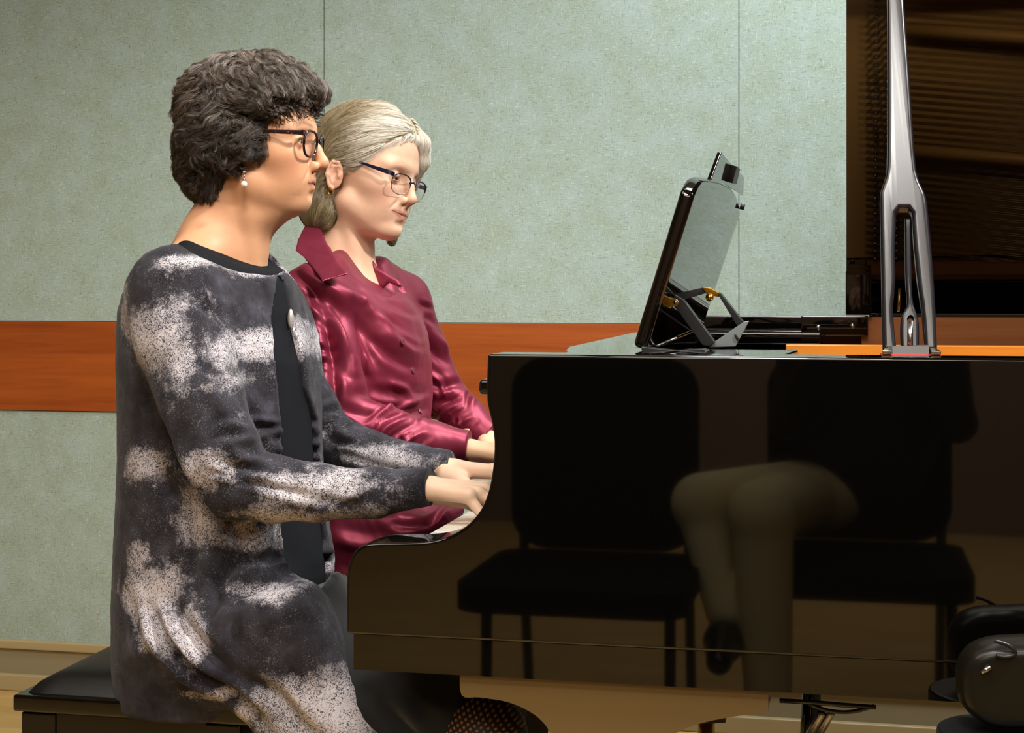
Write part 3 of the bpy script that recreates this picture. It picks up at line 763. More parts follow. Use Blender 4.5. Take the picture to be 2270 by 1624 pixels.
# ---------------------------------------------------------------- head and hand builders
def add_head(F, M, q):
    g = q.get
    E = lambda c, r, k=0.01, rot=None, sub=False: F.ell(c, r, k, M, rot, sub)
    C = lambda a, b, r1, r2, k=0.01, sub=False: F.cone(a, b, r1, r2, k, M, sub)
    jx = g('jaw', 0.0); fw = g('wide', 1.0); cz = g('chin_z', 0.0)
    E((-0.012, 0, 0.032), (0.094, 0.073*fw, 0.083))
    E((0.028, 0, 0.005), (0.056, 0.062*fw, 0.082), 0.02)
    E((0.042, 0, -0.045), (0.042, 0.044*fw, 0.042), 0.02)
    E((0.028, 0, -0.062), (0.052, 0.048*fw, 0.036), 0.02)
    for s in (-1, 1):
        C((0.004, s*0.046*fw, -0.060), (0.064+jx, s*0.016, -0.094+cz), 0.0165, 0.013, 0.026)
        E((0.046, s*0.042*fw, -0.022), (0.026, 0.018, 0.019), 0.022)          # cheek bone
        E((0.055, s*0.028, -0.050), (0.022, 0.017, 0.022), 0.02)              # cheek
    E((0.072+jx, 0, -0.094+cz), (0.017, 0.019, 0.0145), 0.016)
    for s in (-1, 1): C((0.077, s*0.010, 0.020), (0.062, s*0.046*fw, 0.017), 0.0095, 0.008, 0.014)
    for s in (-1, 1): E((0.083, s*0.031, -0.001), (0.0165, 0.0185, 0.0125), 0.012, None, True)
    nx = g('nose', 0.110); nz = g('nose_z', -0.033); nb = g('bridge', 0.0)
    C((0.077, 0, 0.012), (0.090+nb, 0, -0.010), 0.0075, 0.0062, 0.010)
    C((0.090+nb, 0, -0.010), (nx-0.008, 0, nz+0.004), 0.0062, 0.0082, 0.007)
    E((nx-0.0085, 0, nz), (0.0095, 0.0095, 0.0085), 0.005)
    C((nx-0.014, 0, nz-0.006), (0.088, 0, nz-0.011), 0.0045, 0.005, 0.006)
    for s in (-1, 1):
        E((nx-0.021, s*0.0118, nz-0.0045), (0.0105, 0.0062, 0.0078), 0.0045)
        E((nx-0.017, s*0.0068, nz-0.0135), (0.0062, 0.0030, 0.0042), 0.0022, None, True)
    mz = g('mouth', -0.063); lx = g('lip', 0.0); mw = g('mouth_w', 1.0); gp_ = g('gape', 0.0010)
    E((0.066+lx, 0, mz), (0.0205, 0.027, 0.022), 0.014)
    for s in (-1, 1):
        C((0.0880+lx, s*0.0045, mz+0.0042+gp_), (0.0760+lx*0.6-0.012*(mw-1), s*0.0225*mw, mz+0.0006+0.008*(mw-1)), 0.0046, 0.0016, 0.0025)
        C((0.0865+lx, 0, mz-0.0050-gp_), (0.0755+lx*0.6-0.012*(mw-1), s*0.0205*mw, mz-0.0010+0.008*(mw-1)), 0.0052, 0.0018, 0.0025)
    for s in (-1, 1): C((0.0935+lx, 0, mz), (0.0790+lx*0.6-0.012*(mw-1), s*0.0245*mw, mz-0.0002+0.012*(mw-1)), 0.0008+gp_, 0.0007, 0.0010, True)
    C((0.0895+lx, -0.009, mz-0.0165), (0.0895+lx, 0.009, mz-0.0165), 0.003, 0.003, 0.008, True)
    # eyelids
    for s in (-1, 1):
        F.ell((0.0655, s*0.0310, 0.0), (0.0142, 0.0150, 0.0138), 0.004, M)
        oc = g('lid', 0.0042)
        F.ell((0.078, s*0.0315, -0.0010+g('look', 0.0)), (0.011, 0.0110, oc), 0.0010, M, (0, 0, s*0.25), True)
    # ears
    for s in (-1, 1):
        ex = g('ear_x', -0.010); y = 0.069*fw; e = g('ear', 0.88); ez_ = g('ear_z', 0.0)
        F.ell((ex, s*(y+0.0035), ez_-0.012), (0.0165*e, 0.0055, 0.028*e), 0.005, M, (0, math.radians(-8), s*math.radians(-10)))
        pts = [(0.010, 0.003, 0.016), (0.003, 0.008, 0.027), (-0.008, 0.0115, 0.026), (-0.016, 0.0125, 0.014), (-0.0155, 0.011, -0.002), (-0.009, 0.008, -0.018), (-0.001, 0.006, -0.028)]
        F.chain([(ex+a*e, s*(y+b), ez_-0.012+c*e) for a, b, c in pts], [0.0026, 0.0030, 0.0030, 0.0030, 0.0028, 0.0032, 0.0048], 0.003, M)
        F.ell((ex+0.001, s*(y+0.0115), ez_-0.011), (0.0080*e, 0.007, 0.0120*e), 0.003, M, None, True)
        F.ell((ex+0.011*e, s*(y+0.006), ez_-0.012), (0.0032, 0.0038, 0.0055), 0.003, M)
        F.chain([(ex+0.006*e, s*(y+0.007), ez_+0.004), (ex-0.007*e, s*(y+0.0095), ez_+0.002), (ex-0.009*e, s*(y+0.009), ez_-0.014), (ex-0.001, s*(y+0.0075), ez_-0.026)], [0.0022]*4, 0.003, M)
def creases(V, N, M, lines):
    """furrows along 3-D polylines in the head's own axes, mirrored to both sides"""
    L = to_local(M, V); D = np.zeros(len(V))
    for pts, w, a in lines:
        for s in (-1, 1):
            P = np.array(catmull([(p[0], s*p[1], p[2]) for p in pts], 5)); best = np.full(len(V), 9.0); pos = np.zeros(len(V))
            near = np.linalg.norm(L-P.mean(0), axis=1) < 0.06; X = L[near]; b = np.full(len(X), 9.0); q = np.zeros(len(X))
            for i in range(len(P)-1):
                e = P[i+1]-P[i]; t = np.clip(((X-P[i]) @ e)/max(e @ e, 1e-12), 0, 1); d = np.linalg.norm(X-P[i]-t[:, None]*e, axis=1)
                m = d < b; b = np.where(m, d, b); q = np.where(m, (i+t)/(len(P)-1), q)
            k = np.clip(np.sin(np.pi*q)**0.6+0.1, 0, 1)
            D[near] += -a*k*np.exp(-(b/w)**2)+0.3*a*k*np.exp(-((b-2.2*w)/(1.3*w))**2)
    return V+N*D[:, None]
def on_surface(V, u, v, rad=6.0):
    """vertex nearest the camera among those seen within rad px of a photograph position"""
    d = np.array([-ST, CT]); r = np.array([CT, ST]); dep = V[:, 0]*d[0]+V[:, 1]*d[1]; x = V[:, 0]*r[0]+V[:, 1]*r[1]
    uu = CX+FPX*x/dep; vv = HZ-FPX*(V[:, 2]-CAMH)/dep; m = np.hypot(uu-u, vv-v)
    c = np.where(m < rad)[0]; i = c[np.argmin(dep[c])] if len(c) else int(np.argmin(m)); return i
def paint_head(L, base, lip, brow, q):
    """albedo of skin: lips, cheeks, brows"""
    c = np.tile(np.array(base[:3]), (len(L), 1)); x, y, z = L.T; ay = np.abs(y)
    def blend(m, col):
        m = np.clip(m, 0, 1)[:, None]; c[:] = c*(1-m)+np.array(col[:3])*m
    blend(0.35*np.exp(-(((x-0.06)/0.03)**2+((ay-0.045)/0.02)**2+((z+0.035)/0.018)**2)), lip)
    blend(0.30*np.exp(-(((x-0.105)/0.014)**2+(ay/0.013)**2+((z+0.036)/0.012)**2)), lip)
    blend(0.35*np.exp(-(((ay-0.078)/0.012)**2+((x+0.01)/0.03)**2+((z+0.012)/0.04)**2)), lip)
    mz = q.get('mouth', -0.063); mw = q.get('mouth_w', 1.0)
    zz = (z-mz)-0.012*(mw-1)*np.clip(ay/(0.0245*mw), 0, 1.2)
    w = np.clip(1-ay/(0.0235*mw), 0, 1)**0.55
    blend(q.get('lipmix', 0.75)*(x > 0.068)*1/(1+np.exp((np.abs(zz)-0.0082*w)/0.0008))*(ay < 0.0245*mw), lip)
    blend(0.85*(x > 0.068)*np.exp(-(zz/(0.0008+0.6*q.get('gape', 0.001)))**2)*(ay < 0.0245*mw), (0.045, 0.012, 0.010))  # shade in the gap between the lips, painted as a dark line
    oc = q.get('lid', 0.0042); ez = z-q.get('look', 0.0)
    blend(0.85*(x > 0.060)*np.exp(-((ez-0.0006-(oc+0.0004)*np.clip(1-((ay-0.0315)/0.0125)**2, 0, 1)**0.5)/0.0008)**2)*(np.abs(ay-0.0315) < 0.0135)*(x > 0.064), (0.03, 0.018, 0.012))
    bz = 0.0225+0.004*np.exp(-((ay-0.034)/0.012)**2)-0.004*np.clip((ay-0.036)/0.015, 0, 1)
    bm_ = np.exp(-((z-bz)/0.0036)**2)*(x > 0.045)*np.clip((ay-0.010)/0.006, 0, 1)*np.clip((0.052-ay)/0.01, 0, 1)
    bn = 0.8+0.2*fbm(np.stack([x*3, y*3, z], 1), 300, 1); blend(q.get('browmix', 0.8)*bm_*bn, brow)
    return c
def add_hand(F, M, thumb, fingers, drop, scale=1.0, thumb_pose=None):
    """M: wrist frame (x to the fingers, y to the thumb side when thumb=+1, z back of hand). fingers: index..little spread; drop: bend angles per finger"""
    s = scale; T = thumb
    ys = [0.026, 0.009, -0.009, -0.025]; kx = [0.086, 0.089, 0.083, 0.074]
    L = [(0.042, 0.025, 0.021), (0.046, 0.029, 0.022), (0.042, 0.026, 0.021), (0.034, 0.020, 0.019)]
    R = [0.0088, 0.0090, 0.0085, 0.0076]
    F.chain([(-0.03*s, 0, -0.002), (-0.005*s, 0, 0), (0.015*s, 0, 0)], [0.0165*s, 0.0170*s, 0.0180*s], 0.008, M, flat=(M[1][:, 2], 0.9))
    for i in range(4):
        F.cone((0.010, T*ys[i]*0.40*s, 0), (kx[i]*s, T*ys[i]*s, 0.003*s), 0.0115*s, (R[i]+0.0022)*s, 0.009*s, M)
        F.ell((kx[i]*s, T*ys[i]*s, 0.006*s), (0.009*s, 0.0075*s, 0.0065*s), 0.006*s, M)
        p = np.array((kx[i]*s, T*ys[i]*s, 0.003*s)); a = 0.0; sp = fingers[i]*T; r = R[i]*s
        for j, l in enumerate(L[i]):
            a += drop[i][j]; d = np.array((math.cos(a)*math.cos(sp), math.cos(a)*math.sin(sp), -math.sin(a)))
            q = p+d*l*s; F.cone(p, q, r*(1-0.09*j), r*(0.93-0.09*j), 0.0035*s, M)
            if j: F.ell(p, (r*1.02, r*1.05, r*1.0), 0.003*s, M)
            p = q
    tp = thumb_pose or [(0.012, 0.016, -0.008), (0.040, 0.040, -0.018), (0.070, 0.052, -0.026), (0.094, 0.056, -0.034)]
    tp = [(a*s, T*b*s, c*s) for a, b, c in tp]
    F.chain(tp, [0.0165*s, 0.0120*s, 0.0098*s, 0.0075*s], 0.008*s, M)
    F.ell(((tp[0][0]+tp[1][0])/2, (tp[0][1]+tp[1][1])/2, (tp[0][2]+tp[1][2])/2), (0.022*s, 0.014*s, 0.012*s), 0.01*s, M)

def hair_strands(name, F, roots, flow, steps, step, mat, parent, lift=(-0.006, 0.004), wave=0.0, wave_len=0.02, clump=10, spread=0.004, radius=0.00018, seed=1, stop=None, tipfree=0.0, shade=None):
    """locks of hair combed over the hair volume F: each lock follows flow() along the surface"""
    rs = np.random.RandomState(seed); n = len(roots)
    P = roots.copy(); off = rs.uniform(lift[0], lift[1], n); ph = rs.uniform(0, 2*np.pi, n); wl = wave_len*rs.uniform(0.7, 1.4, n); wa = wave*rs.uniform(0.4, 1.3, n)
    path = [P.copy()]; nrm = [F.grad(P)]
    for k in range(steps):
        d = flow(P); hold = np.ones(n) if stop is None else np.where(stop(P), 0.04, 1.0); g = F.grad(P); d = d-g*np.sum(d*g, 1, keepdims=True); d /= np.maximum(np.linalg.norm(d, axis=1, keepdims=True), 1e-9)
        P = P+d*step*hold[:, None]; v = F.sample(P); g = F.grad(P)
        lf = off+(tipfree*k/steps)
        P = P-g*((v-lf)[:, None])*0.6
        path.append(P.copy()); nrm.append(g)
    path = np.array(path); nrm = np.array(nrm); S = steps+1
    tan = np.gradient(path, axis=0); tan[1:] = np.where(np.linalg.norm(tan[1:], axis=2, keepdims=True) < step*0.2, tan[:-1], tan[1:]); tan /= np.maximum(np.linalg.norm(tan, axis=2, keepdims=True), 1e-9)
    side = np.cross(tan, nrm)
    t = (np.arange(S)*step)[:, None]
    env = np.minimum(1, np.arange(S)/4)[:, None]
    w = (np.sin(2*np.pi*t/wl+ph)*wa*env)[:, :, None]*side+(np.cos(2*np.pi*t/wl+ph)*wa*env*0.7)[:, :, None]*nrm
    path = path+w
    m = n*clump; allp = np.zeros((S, m, 3), np.float32); rad = np.zeros((S, m), np.float32)
    a = rs.normal(0, 1, (n, clump, 2))*spread
    prof = (0.35+0.65*np.sin(np.pi*np.linspace(0.08, 0.86, S)))[:, None, None, None]
    jit = rs.normal(0, 1, (n, clump, 1))
    for c in (0,):
        A = a[None]*prof
        pts = path[:, :, None, :]+side[:, :, None, :]*A[..., 0:1]+nrm[:, :, None, :]*A[..., 1:2]*0.5
        allp[:] = pts.reshape(S, m, 3)
    rp = radius*np.clip(np.linspace(1.6, 0.15, S), 0.3, 1)
    cd = bpy.data.hair_curves.new(name); cd.add_curves([S]*m)
    cd.attributes['position'].data.foreach_set('vector', allp.transpose(1, 0, 2).ravel())
    ra = cd.attributes.get('radius') or cd.attributes.new('radius', 'FLOAT', 'POINT')
    ra.data.foreach_set('value', np.tile(rp, m).astype(np.float32))
    sh = cd.attributes.new('shade', 'FLOAT', 'CURVE'); sh.data.foreach_set('value', np.clip(np.repeat(rs.uniform(0, 1, n) if shade is None else shade(roots, rs), clump)*0.6+rs.uniform(0, 0.4, m), 0, 1).astype(np.float32))
    cd.materials.append(mat)
    o = bpy.data.objects.new(name, cd); COL.objects.link(o)
    if parent: attach(o, parent)
    return o
# ================================================================ skin and hair materials
def skin_mat(name, rough=0.45):
    n = NT(name)
    a = n.attr('tone').outputs['Color']
    m1 = n.noise(n.coord((90, 90, 90)), 1, 4, 0.6); m2 = n.noise(n.coord((700, 700, 700)), 1, 3, 0.6)
    c = n.mix(n.math('MULTIPLY', m1, 0.22), a, (0.50, 0.16, 0.09, 1))
    n.set(color=c, rough=rough, spec=0.35, sss=0.12, sss_scale=0.006, sss_rad=(1.0, 0.35, 0.2))
    n.bump(m2, 0.25, 0.0005); return n.m
def hair_mat(name, dark, light, rough=0.42, mid=None):
    n = NT(name)
    a = n.attr('shade'); n.b.inputs['Roughness'].default_value = rough
    n.set(color=n.ramp(a.outputs['Fac'], [(0.0, srgb(dark)), (1.0, srgb(light))] if mid is None else [(0.0, srgb(dark)), (0.55, srgb(mid)), (1.0, srgb(light))]), spec=0.5, sheen=0.0); return n.m
M_EYEW = simple('eye_white', 'DDD5CE', 0.15)
M_LENS = NT('spectacle_lens')
def lens_mat():
    n = M_LENS; t = n.t
    tr = n.n.new('ShaderNodeBsdfTransparent'); gl = n.n.new('ShaderNodeBsdfGlossy'); gl.inputs['Roughness'].default_value = 0.02
    fr = n.n.new('ShaderNodeLayerWeight'); fr.inputs['Blend'].default_value = 0.06; mx = n.n.new('ShaderNodeMixShader')
    tr.inputs[0].default_value = (0.93, 0.93, 0.95, 1)
    t.links.new(fr.outputs['Facing'], mx.inputs[0]); t.links.new(tr.outputs[0], mx.inputs[1]); t.links.new(gl.outputs[0], mx.inputs[2])
    t.links.new(mx.outputs[0], n.n['Material Output'].inputs['Surface']); return n.m
M_LENS = lens_mat()
def eye_mat(name, iris):
    n = NT(name); n.tc = n.n.new('ShaderNodeTexCoord')
    sep = n.n.new('ShaderNodeSeparateXYZ'); n.link(n.tc.outputs['Object'], sep.inputs[0])
    d = n.math('SQRT', n.math('ADD', n.math('POWER', sep.outputs[1], 2), n.math('POWER', sep.outputs[2], 2)))
    f = n.math('MULTIPLY', d, 1/0.0125)
    r = n.ramp(f, [(0.0, (0.003, 0.003, 0.003, 1)), (0.17, (0.003, 0.003, 0.003, 1)), (0.20, srgb(iris)), (0.42, srgb(iris)), (0.47, srgb('A89E98')), (1.0, srgb('A0948C'))])
    n.set(color=r, rough=0.06, spec=0.6); return n.m
def eyeballs(M, parent, mat, yaw=0.0, pitch=0.0):
    for s in (-1, 1):
        bm = bmesh.new(); add_ball(bm, (0, 0, 0), 0.0128, 24); o = bm_obj('eye', bm, mat, None, smooth=True)
        A = Matrix(M[1].tolist()) @ Matrix.Rotation(yaw, 3, 'Z') @ Matrix.Rotation(pitch, 3, 'Y')
        o.location = loc(M, (0.0655, s*0.031, -0.0005)); o.rotation_euler = A.to_euler(); attach(o, parent)
def recentre(o, c):
    c = Vector(c); o.data.transform(Matrix.Translation(-c)); o.location = c
def lens_rim(M, outline, cx_, cy, cz, wrap, tilt, s):
    """outline: (y, z) around the lens centre; returns 3-D points"""
    out = []
    for y, z in outline:
        yy = y*s; x = cx_-abs(y+0.0)*0-(y)*math.tan(wrap)+z*math.tan(tilt)
        out.append(loc(M, (x, s*cy+yy, cz+z)))
    return out
def ring(bm, pts, r, n=8, r2=None):
    """closed tube"""
    P = [Vector(p) for p in pts]; m = len(P); c = sum(P, Vector())/m
    nrm = (P[0]-c).cross(P[m//4]-c).normalized(); rings = []
    for i, p in enumerate(P):
        d = (P[(i+1) % m]-P[i-1]).normalized(); w = d.cross(nrm).normalized()
        rr = r[i] if hasattr(r, '__len__') else r
        rings.append([bm.verts.new(p+math.cos(2*math.pi*k/n)*rr*w+math.sin(2*math.pi*k/n)*(r2 or rr)*nrm) for k in range(n)])
    for i in range(m):
        a, b = rings[i], rings[(i+1) % m]
        for k in range(n): bm.faces.new((a[k], a[(k+1) % n], b[(k+1) % n], b[k]))
def ribbon(bm, pts, hs, ts, up):
    """rectangular bar along pts: heights hs (along up) and thicknesses ts"""
    P = [Vector(p) for p in pts]; R = []
    for i, p in enumerate(P):
        d = (P[min(i+1, len(P)-1)]-P[max(i-1, 0)]).normalized(); u = (up-d*up.dot(d)).normalized(); w = d.cross(u)
        R.append([bm.verts.new(p+u*a*hs[i]/2+w*b*ts[i]/2) for a, b in ((-1, -1), (-1, 1), (1, 1), (1, -1))])
    for a, b in zip(R, R[1:]):
        for k in range(4): bm.faces.new((a[k], a[(k+1) % 4], b[(k+1) % 4], b[k]))
    bm.faces.new(R[0][::-1]); bm.faces.new(R[-1])

# ================================================================ the woman nearest the camera
YA = 2.13
SKA = srgb('D4A07A')
HA = frame(W(567, 318, YA), math.radians(6), 0.0, 0.0)
qA = dict(nose=0.1085, nose_z=-0.031, jaw=-0.009, chin_z=0.008, lip=-0.0035, mouth=-0.0605, gape=0.0016, lid=0.0032, wide=0.98, lipmix=0.45, browmix=0.75, fold_k=0.009, bridge=0.002)
O = HA[0]
FA = Field(O+np.array([-0.20, -0.14, -0.235]), O+np.array([0.125, 0.14, 0.125]), 0.00125)
def P3(u, v, Y): return np.array(W(u, v, Y))
FA.cone(P3(488, 660, YA), P3(498, 570, YA), 0.070, 0.058, 0.03)
FA.cone(P3(500, 580, YA), P3(552, 400, YA), 0.0560, 0.052, 0.02)
FA.cone(P3(532, 400, YA+0.0), P3(440, 590, YA), 0.034, 0.050, 0.03)
for s in (-1, 1):
    FA.cone(P3(470, 520, YA+s*0.02), P3(400, 610, YA+s*0.10), 0.030, 0.040, 0.03)
    FA.cone(loc(HA, (-0.004, s*0.046, -0.060)), P3(562, 598, YA+s*0.016), 0.011, 0.009, 0.012)      # neck tendon
FA.ell(P3(590, 470, YA), (0.035, 0.035, 0.02), 0.03)
add_head(FA, HA, qA)
V1, Q1 = FA.mesh()
V1 = relax(V1, Q1, 2, 0.4)
FACE_LINES = [([(0.090, 0.0195, -0.036), (0.084, 0.026, -0.047), (0.076, 0.033, -0.060)], 0.0030, 0.0011), ([(0.070, 0.031, -0.066), (0.068, 0.030, -0.078)], 0.003, 0.0008), ([(0.092, 0.019, -0.030), (0.089, 0.0195, -0.038)], 0.0018, 0.0012),
              ([(0.060, 0.050, -0.002), (0.050, 0.056, -0.006)], 0.0012, 0.0006), ([(0.078, 0.022, -0.013), (0.070, 0.038, -0.016)], 0.003, 0.0008), ([(0.078, 0.020, 0.0085), (0.076, 0.031, 0.0105), (0.068, 0.044, 0.0065)], 0.0011, 0.0008)]
V1 = creases(V1, vnormals(V1, Q1), HA, FACE_LINES)
col = paint_head(to_local(HA, V1), SKA, srgb('A8584A'), srgb('4A3A32'), qA)
# hands
def flipM(o, x, z):
    x = np.array(x, float); x /= np.linalg.norm(x); z = np.array(z, float); z -= x*(z @ x); z /= np.linalg.norm(z); return (np.array(o, float), np.stack([x, np.cross(z, x), z], 1))
R_ = math.radians
def hand_mesh(M, thumb, fingers, drop, scale=1.0, tp=None, h=0.0013):
    c = M[0]+M[1] @ np.array([0.07, 0.0, -0.02]); F = Field(c-np.array([0.15, 0.1, 0.085]), c+np.array([0.13, 0.1, 0.07]), h)
    add_hand(F, M, thumb, fingers, drop, scale, tp); v, q = F.mesh(); return relax(v, q, 1, 0.4), q
MRA = flipM(P3(928, 1079, 1.985), (0.98, 0.02, -0.11), (0.10, -0.10, 1.0))
hr = hand_mesh(MRA, 1, [0.12, 0.03, -0.06, -0.30], [(R_(12), R_(30), R_(20)), (R_(14), R_(30), R_(20)), (R_(14), R_(28), R_(18)), (R_(40), R_(4), R_(4))], 1.0)
MLA = flipM(P3(984, 1038, 2.27), (0.99, -0.04, -0.06), (0.08, 0.08, 1.0))
hl = hand_mesh(MLA, -1, [0.08, 0.02, -0.06, -0.16], [(R_(14), R_(30), R_(20))]*4, 1.0)
# lower legs in patterned tights are clothing; bare parts of the body under the clothes kept coarse
FB = Field((-1.2, 1.88, 0.40), (-0.35, 2.40, 1.28), 0.009)
FB.loft([(P3(480, v, YA)[2], P3(b, v, YA)[0], P3(f, v, YA)[0], YA, hw) for v, b, f, hw in ((1420, 340, 640, .15), (1200, 340, 650, .13), (900, 340, 640, .13), (700, 350, 620, .15), (640, 400, 580, .12))], 0.03)
armR = [P3(400, 665, 1.975), P3(515, 1070, 1.945), P3(962, 1078, 1.985)]
armL = [P3(590, 660, 2.30), P3(724, 972, 2.345), P3(1010, 1038, 2.27)]
FB.chain(armR, [0.032, 0.024, 0.015], 0.02); FB.chain(armL, [0.032, 0.024, 0.015], 0.02)
legN = [P3(455, 1440, 2.09), P3(1085, 1640, 2.0)]; legF = [P3(470, 1440, 2.22), P3(1050, 1560, 2.30)]
FB.cone(legN[0], legN[1], 0.06, 0.035, 0.02); FB.cone(legF[0], legF[1], 0.06, 0.035, 0.02)
vb, qb = FB.mesh()
Va, Qa = join([(V1, Q1), hr, hl, (vb, qb)])
tone = np.concatenate([col, np.tile(np.array(srgb('EBC8AC')[:3]), (len(hr[0])+len(hl[0])+len(vb), 1))])
M_SKINA = skin_mat('warm_skin')
A = smooth_mesh('person', Va, Qa, M_SKINA, None, {'tone': tone})
recentre(A, ((bx0+bx1)/2, YA, ZSEAT)); A['category'] = 'person'
A['label'] = 'nearer seated woman with dark wavy hair, glasses and black and white marbled cardigan, playing'
eyeballs(HA, A, eye_mat('brown_eye', '3A2618'), R_(4), R_(8))

# ---- hair
FH = Field(O+np.array([-0.16, -0.125, -0.13]), O+np.array([0.15, 0.125, 0.17]), 0.003)
def hairE(c, r, k=0.02): FH.ell(c, r, k, HA)
hairE((-0.014, 0, 0.048), (0.100, 0.080, 0.082))
hairE((0.055, 0, 0.078), (0.044, 0.060, 0.026))
hairE((-0.068, 0, -0.012), (0.042, 0.070, 0.064)); hairE((-0.055, 0, -0.060), (0.026, 0.054, 0.034))
for s in (-1, 1):
    hairE((-0.028, s*0.056, 0.0), (0.052, 0.030, 0.048)); hairE((0.030, s*0.054, 0.055), (0.046, 0.029, 0.033)); hairE((0.012, s*0.066, 0.004), (0.020, 0.015, 0.028), 0.012)
def rough_up(F, M, amp, scale, seed, zs=1.0):
    """lumpy locks: perturb the distance field near its surface"""
    m = np.abs(F.F) < 0.03; I = np.argwhere(m); P = F.lo+I*F.h; L = to_local(M, P)*np.array([1, 1, zs]); F.F[m] += (amp*fbm(L, scale, 2, seed)).astype(np.float32)
rough_up(FH, HA, 0.0085, 30, 4.0, 1.4)
def la(u, v, sh=27): return ((u+sh-567)/1461.0, (318-v)/1506.0)
cut = [la(820, 236, 0), la(725, 228, 0), la(700, 232, 8), la(680, 246, 16), la(655, 256), la(630, 262), la(608, 276), la(602, 310), la(596, 334), la(576, 344), la(556, 345), la(536, 350), la(512, 360), la(506, 385), la(508, 446), la(520, 540), la(820, 560)]
FH.sil(cut, 0.0, 0.5, 0.004, 0.010, HA, True)
V2, Q2 = FH.mesh()
L2 = to_local(HA, V2); N2 = vnormals(V2, Q2)
V2 = V2-N2*0.001
M_HAIRA = hair_mat('dark_brown_hair', '14100E', 'B0A296', 0.38, '4A3F38')
M_HAIRA0 = simple('dark_brown_hair_base', '382E28', 0.7, spec=0.2)
hairA = smooth_mesh('hair', V2, Q2, M_HAIRA0, A)
V2n = N2
rs = np.random.RandomState(11)
def flowA(P):
    L = to_local(HA, P); c = np.array([-0.035, 0.0, 0.135])
    d = L-c; d[:, 0] *= 1.25; d[:, 2] -= 0.03
    d /= np.linalg.norm(d, axis=1, keepdims=True)
    n = np.stack([fbm(L, 26, 2, s_) for s_ in (1.0, 51.0, 91.0)], 1)
    fr = np.clip((L[:, 0]-0.0)/0.06, 0, 1)[:, None]*np.clip((L[:, 2]-0.03)/0.03, 0, 1)[:, None]
    d = d*(1-0.8*fr)+np.array([0.9, 0, 0.05])*fr
    n2 = np.stack([fbm(L, 9, 1, s_) for s_ in (7.0, 21.0, 63.0)], 1)
    return (d+1.3*n+0.9*n2) @ HA[1].T
def stopA(P):
    L = to_local(HA, P); return (L[:, 0] > 0.045) & (L[:, 2] < 0.060)
def shadeA(P, rs_):
    L = to_local(HA, P); return np.clip(0.15+0.55*np.clip((L[:, 2]-0.0)/0.12, 0, 1)+rs_.uniform(-0.35, 0.45, len(P)), 0, 1)  # lighter crown, darker nape: highlights and shade put into the lock colour
sel = rs.choice(len(V2), 5200, replace=False)
hair_strands('hair_strands', FH, V2[sel], flowA, 15, 0.0034, M_HAIRA, hairA, lift=(0.0000, 0.0065), wave=0.0040, wave_len=0.036, clump=15, spread=0.0018, radius=0.00015, seed=3, tipfree=0.005, shade=shadeA, stop=stopA)

def flowA2(P):
    L = to_local(HA, P); n = np.stack([fbm(L, 34, 2, s_) for s_ in (5.0, 77.0, 131.0)], 1); return (n*1.6+np.array([-0.05, 0, -0.35])) @ HA[1].T
sel = rs.choice(len(V2), 1400, replace=False)
hair_strands('hair_curls', FH, V2[sel], flowA2, 13, 0.0032, M_HAIRA, hairA, lift=(0.0005, 0.0045), wave=0.003, wave_len=0.03, clump=13, spread=0.0016, radius=0.00015, seed=9, tipfree=0.006, shade=shadeA, stop=stopA)
# ---- spectacles
M_TORT = NT('tortoiseshell_frame'); _n = M_TORT.noise(M_TORT.coord((260, 120, 260)), 1, 2)
M_TORT.set(color=M_TORT.ramp(_n, [(0.42, srgb('0C0607')), (0.64, srgb('34101A')), (0.76, srgb('A0605C'))]), rough=0.2, spec=0.5); M_TORT = M_TORT.m
gA = None
def square_lens(w, h, p=3.2, n=40, drop=0.0):
    o = []
    for i in range(n):
        a = 2*math.pi*i/n; c, s_ = math.cos(a), math.sin(a)
        o.append((w/2*math.copysign(abs(c)**(2/p), c), h/2*math.copysign(abs(s_)**(2/p), s_)*(1-0.0*c)))
    return o
bm = bmesh.new(); lenses = []
for s in (-1, 1):
    o_ = [(y*(1-0.12*(z < 0)*(-z/0.02)), z) for y, z in square_lens(0.047, 0.037, 2.7)]
    pts = lens_rim(HA, o_, 0.0905, 0.0335, -0.005, R_(9), R_(6), s); ring(bm, pts, 0.0019, 8, 0.0019); lenses.append(pts)
add_tube(bm, [loc(HA, p) for p in ((0.0925, -0.0105, 0.003), (0.0955, 0, 0.006), (0.0925, 0.0105, 0.003))], 0.0020, 8)
gA = bm_obj('eyeglasses', bm, M_TORT, A, smooth=True)
for pts in lenses:
    bm = bmesh.new(); c = sum((Vector(p) for p in pts), Vector())/len(pts); cv = bm.verts.new(c+Vector(HA[1][:, 0].tolist())*0.002); vs_ = [bm.verts.new(p) for p in pts]
    for i in range(len(vs_)): bm.faces.new((cv, vs_[i], vs_[(i+1) % len(vs_)]))
    bm_obj('lens', bm, M_LENS, gA, smooth=True)
up = Vector(HA[1][:, 2].tolist())
for s in (-1, 1):
    bm = bmesh.new()
    ribbon(bm, [loc(HA, p) for p in ((0.0885, s*0.0575, 0.0085), (0.0865, s*0.0645, 0.0085), (0.080, s*0.067, 0.0085), (0.03, s*0.0705, 0.0105), (-0.012, s*0.0735, 0.012), (-0.03, s*0.074, 0.002))], [0.0075, 0.0075, 0.0065, 0.0050, 0.0042, 0.004], [0.003, 0.003, 0.0024, 0.002, 0.002, 0.002], up)
    bm_obj('temple', bm, M_TORT, gA, bevel=0.0006)
